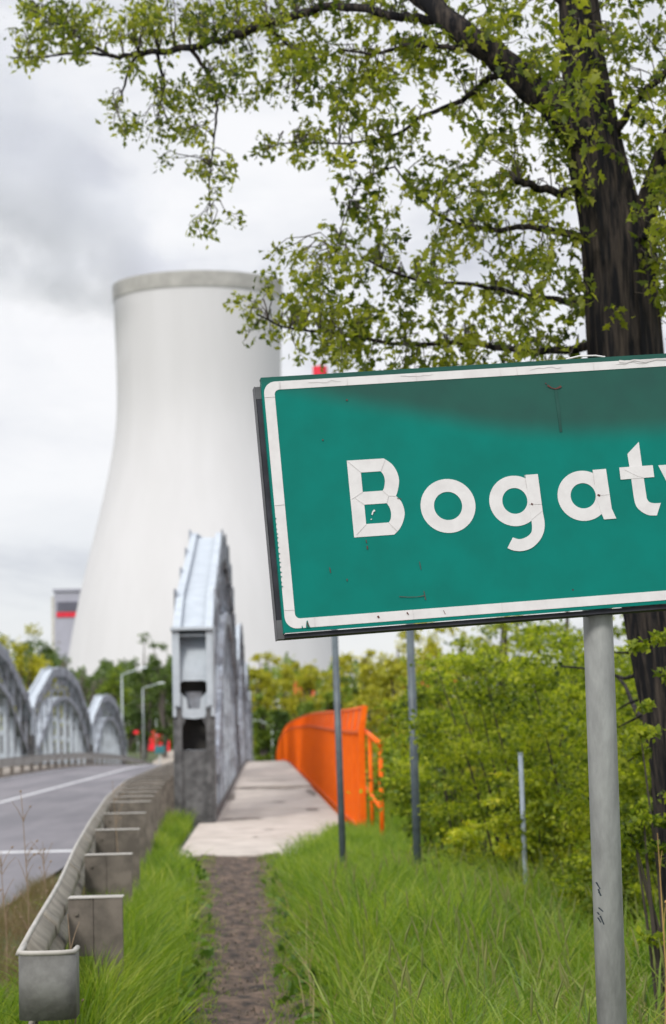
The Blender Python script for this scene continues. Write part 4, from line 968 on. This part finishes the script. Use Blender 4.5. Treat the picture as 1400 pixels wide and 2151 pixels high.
# bare grey twigs and branches crossing the bushes beside the trunk
for k, pth in enumerate([[(1400,1370,9,12.5),(1330,1372,6,12.7),(1290,1370,3,12.8)], [(1410,1448,8,12.4),(1340,1470,6,12.6),(1300,1490,3,12.8)], [(1410,1485,8,12.4),(1345,1505,6,12.7),(1300,1528,3,12.9)],
                         [(1410,1545,8,12.3),(1360,1572,5,12.5),(1320,1600,3,12.6)], [(1400,1340,14,12.2),(1330,1420,9,13),(1290,1418,6,13.4)], [(1400,1530,16,12),(1340,1500,12,13),(1295,1420,6,14),(1180,1400,4,15)]]):
    limb(pth, 'limb', n=8, wob=.25, sub=3)
mid_b = [(915, 33, 1395, 95, 4200, 'bush', 'green bush behind the second dark post'), (850, 42, 1480, 70, 3200, 'bush', 'round green bush just right of the orange railing'),
         (905, 28, 1520, 80, 3200, 'farg', 'shaded bush between the dark post and the taller bushes'), (862, 39, 1560, 50, 2200, 'farg', 'low bush behind the orange handrail'),
         (770, 62, 1420, 95, 3600, 'fary', 'yellow-green bush behind the orange railing'), (960, 45, 1245, 120, 5200, 'fary', 'bright yellow-green bush right of the dark posts'),
         (850, 55, 1300, 95, 4200, 'fary', 'feathery yellow bush between the two dark posts'), (1060, 40, 1195, 135, 5600, 'bush', 'tall green bush directly under the sign'),
         (745, 80, 1440, 50, 2400, 'farg', 'light green bush over the top of the orange railing'), (1190, 36, 1180, 150, 4200, 'bush', 'green bush far behind the sign pole, left side'), (1380, 34, 1180, 150, 4200, 'bush', 'green bush far behind the trunk at the right edge')]
for i, (px, Y, ty, rp, n_, m, lab) in enumerate(mid_b):
    hz_ = 1540 - .022 * (px - 548); x = pb_(px, Y); z0 = gz(x, Y) if Y < 44 else -2.5; h = 1.5 + (hz_ - ty) * Y / FPX - z0
    bush('bush', lab, 'bush', x, Y, h, px2m(rp, Y), n_, LM[m], 80 + i, .0022 * Y + .005, group='bushes right of the footway', ry=px2m(rp, Y) * 1.0, z0=z0)
far_t = [
 (12, 300, 1312, 62, 'fard', 'dark tree at the left edge of the skyline'), (95, 320, 1312, 50, 'fard', 'dark tree left of the grey industrial building'), (55, 330, 1322, 45, 'fard', 'dark tree between the two on the left skyline'),
 (60, 235, 1335, 62, 'fary', 'large yellow-green tree behind the left truss'), (105, 245, 1395, 40, 'fary', 'small yellow-green tree in the gap between left trusses'), (5, 228, 1360, 50, 'fary', 'yellow-green tree cut by the left edge'),
 (134, 260, 1362, 26, 'farb', 'bare brownish tree in front of the industrial building'), (168, 300, 1392, 30, 'farb', 'bare greyish tree at the foot of the cooling tower, left side'),
 (212, 300, 1400, 34, 'farb', 'thin bare tree at the foot of the cooling tower'), (235, 270, 1402, 38, 'farg', 'olive tree behind the rounded left truss'),
 (300, 290, 1350, 40, 'fard', 'dark green tree with a pointed top before the tower'), (345, 285, 1365, 34, 'fard', 'dark green tree next to the white truss end'),
 (335, 338, 1425, 50, 'farg', 'bright green tree behind the street lamps'), (278, 336, 1450, 36, 'fard', 'dark tree behind the first street lamp'), (375, 337, 1400, 30, 'farg', 'green tree hidden behind the near truss'),
 (545, 245, 1352, 44, 'fary', 'yellow tree just right of the trusses'), (598, 255, 1352, 44, 'fary', 'yellow tree above the left end of the orange railing'), (650, 250, 1372, 46, 'fary', 'yellow-green tree left of the first dark post'),
 (715, 245, 1385, 44, 'fary', 'yellow-green tree behind the first dark post'), (765, 240, 1338, 46, 'fary', 'taller yellowish tree between the dark posts'), (835, 235, 1318, 60, 'fary', 'yellow tree under the bottom edge of the sign'),
 (905, 240, 1305, 62, 'fary', 'yellow-green tree right of the second dark post'), (590, 228, 1478, 17, 'fard', 'small dark conifer left of the orange railing'), (640, 236, 1462, 38, 'farg', 'rounded green tree above the orange railing'),
 (553, 236, 1455, 26, 'farg', 'green shrub tree at the end of the trusses'), (690, 232, 1450, 34, 'farg', 'green tree behind the orange railing and first post'), (560, 250, 1530, 26, 'fard', 'dark hedge-like bush at the end of the footway'), (740, 230, 1440, 40, 'farg', 'green tree above the right end of the orange railing')]
for i, (px, Y, ty, rp, m, lab) in enumerate(far_t):
    hz_ = 1540 - .022 * (px - 548); z0 = -2.4 if Y < 260 else -1.6; h = 1.5 + (hz_ - ty) * Y / FPX - z0; x = pb_(px, Y); r = px2m(rp, Y)
    bare = m == 'farb'
    e_ = bush('tree', lab, 'tree', x, Y, h, r, 500 if bare else 3000, LM[m], 120 + i, .38 if not bare else .2, nc=40, flat_=.8, group='trees beyond the bridge', base=h * (.12 if not bare else .3), stems=10 if not bare else 34, z0=z0, bark=MT['grey_bark'])
# far-off woods
def wood(name, label, xa, xb, Y, ty, n, m, seed, dep=25, sz=.6):
    r = np.random.default_rng(seed); px = r.uniform(xa, xb, n); yy = Y + r.uniform(0, dep, n)
    topz = np.array([1.5 + (1540 - .022 * (p - 548) - (ty + 14 * math.sin(p * .05 + seed) + 9 * math.sin(p * .13 + 1) + 5 * math.sin(p * .31))) * Y / FPX for p in px])
    z = -3 + (topz + 3) * np.sqrt(r.random(n)); P = np.stack([(px - 548) * yy / FPX, yy, z], 1)
    o = leaf_mesh(name, P, sz, m, None, (0, 0, 0), False, .2, .5, seed); tag(o, label, 'woodland', kind='stuff')
wood('woodland', 'dark far-off wood behind the left trusses', -420, 400, 340, 1400, 40000, LM['fard'], 5)
wood('woodland', 'far-off wood of green trees behind the right hand bushes', 500, 2000, 330, 1395, 34000, LM['farg'], 6)
# ------------------------------------------------------------------ grass
def grass(name, label, X, Yv, Hh, W_, m, seed, zoff=0.0):
    r = np.random.default_rng(seed); n = len(X); Z = np.array([gz(a, b) for a, b in zip(X, Yv)]) - .02 + zoff
    th = r.uniform(0, 2 * np.pi, n); dirx, diry = np.cos(th), np.sin(th); lean = r.uniform(.12, .75, n) * Hh
    wa = r.uniform(0, np.pi, n); wx, wy = np.cos(wa) * W_ / 2, np.sin(wa) * W_ / 2
    K = 5; V = np.zeros((n, 2 * K - 1, 3))
    for k in range(K):
        t = k / (K - 1); cx = X + dirx * lean * t ** 2; cy = Yv + diry * lean * t ** 2; cz = Z + Hh * (t - .22 * t ** 3)
        tap = (1 - t ** 2.2)
        if k < K - 1:
            V[:, 2*k] = np.stack([cx - wx * tap, cy - wy * tap, cz], 1); V[:, 2*k+1] = np.stack([cx + wx * tap, cy + wy * tap, cz], 1)
        else: V[:, 2*k] = np.stack([cx, cy, cz], 1)
    tri = []
    for k in range(K - 2): tri += [[2*k, 2*k+1, 2*k+3], [2*k, 2*k+3, 2*k+2]]
    tri += [[2*(K-2), 2*(K-2)+1, 2*(K-1)]]
    tri = np.array(tri); kk = 2 * K - 1; F = (tri[None] + (np.arange(n) * kk)[:, None, None]).reshape(-1, 3)
    me = bpy.data.meshes.new(name); V = V.reshape(-1, 3); me.vertices.add(len(V)); me.vertices.foreach_set('co', V.astype(np.float32).ravel())
    me.loops.add(F.size); me.loops.foreach_set('vertex_index', F.astype(np.int32).ravel()); me.polygons.add(len(F)); me.polygons.foreach_set('loop_start', (np.arange(len(F)) * 3).astype(np.int32))
    me.materials.append(m); me.update(calc_edges=True); o = bpy.data.objects.new(name, me); sc.collection.objects.link(o); return tag(o, label, 'grass', kind='stuff')
GM = leafmat('grass_blade', [(.030,.070,.012), (.115,.21,.018), (.225,.315,.028), (.40,.43,.10)], .5, 2.6)
GD = leafmat('grass_dry', [(.12,.085,.05), (.20,.14,.08), (.10,.12,.03)], .3, 2)
r = np.random.default_rng(11)
def sample(n, fx, ylo, yhi, p=1.0):
    y = ylo * (yhi / ylo) ** (r.random(n) ** p); lo, hi = fx(y); x = lo + (hi - lo) * r.random(n); return x, y
vpr = np.vectorize(pr); vpl = np.vectorize(pl); vrx = np.vectorize(rxn)
def hgt(x, y): return (.36 + .15 * np.sin(x * 2.1 + y * .7) * np.sin(y * .9 - x) + .10 * np.sin(x * 7.3 + y * 2.2) * np.sin(y * 3.1 - x * 4) + r.uniform(-.14, .16, len(x)))
x, y = sample(70000, lambda y: (vpr(y) + .06 + .05 * np.sin(y * 3.1) + .04 * np.sin(y * 7.7), .19 * y + .9), 6.6, 33.5)
edge = np.clip((x - vpr(y)) / .40, .28, 1); h = hgt(x, y) * edge * 1.08 * (1 + .42 * np.clip((y - 11) / 5, 0, 1)); h = h * (1 + .45 * np.clip((y - 12) / 4, 0, 1)); cap_ = np.maximum(.06, (1.5 - .0468 * y)) * r.uniform(.85, 1.25, len(y)); sp_ = (x > .25) & (x < 1.1) & (y > 25); h = np.where(sp_, np.minimum(h, .42), np.minimum(h, cap_)); h[(y > 30.5) & (x < .9)] = .05; h[(y > 28.9) & (x < .45)] *= .3
grass('grass', 'tall bright green grass right of the dirt path', x, y, np.clip(h, .05, .95), np.clip(r.normal(.0080, .0028, len(x)), .003, .016), GM, 1)
x, y = sample(42000, lambda y: (vrx(y) + .12, np.where(y > 28.9, -1.14, vpl(y) - .04 + .05 * np.sin(y * 3.7) + .03 * np.sin(y * 8.9))), 6.6, 39.5)
edge = np.clip((vpl(y) - x) / .35, .22, 1); h = hgt(x, y) * edge * .95 * np.where(y > 24, .8, 1) * (1 + .55 * np.clip((vrx(y) + .62 - x) / .25, 0, 1) * (y < 16))
grass('grass', 'lush grass strip between the guard rail and the dirt path', x, y, np.clip(h, .06, .78), np.clip(r.normal(.0072, .002, len(x)), .003, .012), GM, 2)
x, y = sample(16000, lambda y: (np.maximum(-2.28, vrx(y) - 1.3), vrx(y) - .03), 7.5, 24)
k = y > 12.5
grass('grass', 'green grass on the road side of the guard rail end', x[~k], y[~k], np.clip(hgt(x[~k], y[~k]) * .95, .06, .6), .0075, GM, 3)
grass('grass', 'short brown dead weeds along the road edge', x[k], y[k], np.clip(hgt(x[k], y[k]) * .55, .05, .35), .005, GD, 4)
x, y = sample(26000, lambda y: (1.62 + 0 * y, .17 * y + 2.0), 30.6, 48)
grass('grass', 'shaded grass between the orange railing and the bushes', x, y, np.clip(hgt(x, y) * 1.1, .1, .8), .013, GM, 5)
x, y = sample(2600, lambda y: (vpl(y) - .15, vpr(y) + .12), 9, 29)
k = (np.abs(x - (vpl(y) + vpr(y)) / 2) > .22) | (y < 0)
grass('grass', 'sparse low tufts on the edges of the dirt path', x[k], y[k], r.uniform(.03, .12, k.sum()), .006, GD, 6, .04)
for sgn, lab, sd_ in ((1, 'short grass creeping over the right edge of the path', 21), (-1, 'short grass creeping over the left edge of the path', 22)):
    y = 9 * (28.8 / 9) ** r.random(7000); e0 = np.where(sgn > 0, vpr(y), vpl(y)); x = e0 + sgn * .12 - sgn * np.abs(r.normal(0, .085, len(y)))
    grass('grass', lab, x, y, r.uniform(.03, .12, len(y)), .006, GM, sd_, .03)
x, y = sample(9000, lambda y: (.18 + (y - 25.5) * .11, 1.75 + 0 * y), 25.5, 33.2)
k = ~((y > 30.2) & (x < 1.36) & (x < .8))
grass('grass', 'grass tufts leaning over the right corner of the concrete footway', x[k], y[k], r.uniform(.12, .46, k.sum()) * np.clip((x[k] + .3), .4, 1), r.uniform(.007, .014, k.sum()), GM, 33)
x, y = sample(2600, lambda y: (vpr(y) + .2, .19 * y + .9), 7, 17)
grass('grass', 'broad pale blades mixed into the right hand grass', x, y, r.uniform(.35, .8, len(x)), r.uniform(.011, .019, len(x)), leafmat('broad_blade', [(.04,.09,.02), (.13,.22,.03), (.26,.34,.07), (.36,.36,.13)], .5, 3), 31)
x, y = sample(1100, lambda y: (vrx(y) + .3, vpl(y) - .12), 7, 24)
grass('grass', 'broad blades mixed into the grass beside the guard rail', x, y, r.uniform(.25, .6, len(x)), r.uniform(.011, .019, len(x)), GM, 32)
wp = []
for _ in range(420):
    y = 7.5 * (26 / 7.5) ** rnd.random(); side = rnd.random(); x = pr(y) + rnd.uniform(.02, .5) if side < .6 else pl(y) - rnd.uniform(.02, .35)
    for k in range(5): wp.append((x + rnd.gauss(0, .035), y + rnd.gauss(0, .035), gz(x, y) + rnd.uniform(.02, .14 if side < .9 else .3)))
o = leaf_mesh('ground_weeds', np.array(wp), .085, leafmat('weed_leaf', [(.03,.07,.015), (.09,.17,.025), (.17,.27,.04)], .4, 3), None, (0, 0, 0), True, -.3, .8, 77)
tag(o, 'broad leaved weeds low along the edges of the dirt path', 'weeds', kind='stuff')
x, y = sample(2600, lambda y: (vpr(y) + .1, .19 * y + .9), 7, 22)
grass('grass', 'dead straw coloured blades among the right hand grass', x, y, r.uniform(.2, .62, len(x)), r.uniform(.005, .010, len(x)), leafmat('dead_blade', [(.16,.13,.06), (.30,.25,.12), (.42,.36,.20)], .35, 3), 34)
# seed heads
hd = MB()
for _ in range(260):
    y = rnd.uniform(7.5, 17); x = rnd.uniform(.35, .17 * y + .3); h_ = rnd.uniform(.5, .72); z0 = gz(x, y); a = rnd.uniform(-.15, .15)
    hd.tube([(x, y, z0), (x + a * .4, y, z0 + h_ * .6), (x + a, y, z0 + h_)], [.0016, .0013, .001], 3, cap=False)
    hd.tube([(x + a * .93, y, z0 + h_ * .94), (x + a, y, z0 + h_), (x + a * 1.2, y, z0 + h_ + .07)], [.002, .006, .001], 4, cap=False)
tag(hd.build('grass_seed_heads', leafmat('seed_head', [(.16,.20,.05), (.26,.27,.09)], .3), None), 'thin pale seed heads standing over the right hand grass', 'grass', kind='stuff')
# dry weeds by the guard rail
def weed(px, py_b, py_t, Y, n, label, seed, m=MT['drystem'], spread=30):
    q = random.Random(seed); a = unp(px, py_b, Y); a[2] = gz(a[0], Y)
    e_ = tag(empty('dry_weed', (float(a[0]), Y, float(a[2])), label, 'weed', 'dead weeds by the road'))
    b = MB(); top = unp(px + q.uniform(-14, -4), py_t, Y); mid = (a + top) / 2 + np.array([.02, 0, 0]); b.tube([a, mid, top], [.005, .0035, .0015], 5)
    rebase(b, e_.location).build('stem', m, e_)
    c = MB()
    for k in range(n):
        t = q.uniform(.35, .98); p0 = a * (1 - t) + top * t + np.array([.02 * (1 - abs(2*t-1)), 0, 0]); p1 = p0 + np.array([q.uniform(-1, 1) * px2m(spread, Y), q.uniform(-.05, .05), q.uniform(.03, .14)])
        c.tube([p0, (p0 + p1) / 2 + np.array([0, 0, .01]), p1], [.0022, .0016, .001], 4, cap=False)
        if q.random() < .6: c.tube([p1 - np.array([.006, 0, .004]), p1, p1 + np.array([.006, 0, .006])], [.002, .006, .002], 4)
    rebase(c, e_.location).build('branches', m, e_)
weed(58, 1890, 1675, 13.5, 16, 'tall dry brown weed at the left edge in front of the road', 1)
weed(95, 1880, 1790, 14.5, 12, 'short dry weed between the tall one and the guard rail', 2)
weed(12, 1930, 1800, 12.8, 12, 'dry weed touching the left edge of the photo', 3)
weed(248, 1790, 1640, 17.5, 7, 'thin dry weed sticking up over the guard rail', 4)
weed(150, 1990, 1920, 9.8, 5, 'small dry stalk inside the guard rail end', 5)
weed(1388, 2060, 1750, 9.5, 3, 'straw coloured stalk at the right edge of the photo', 6, MT['straw'], 12)
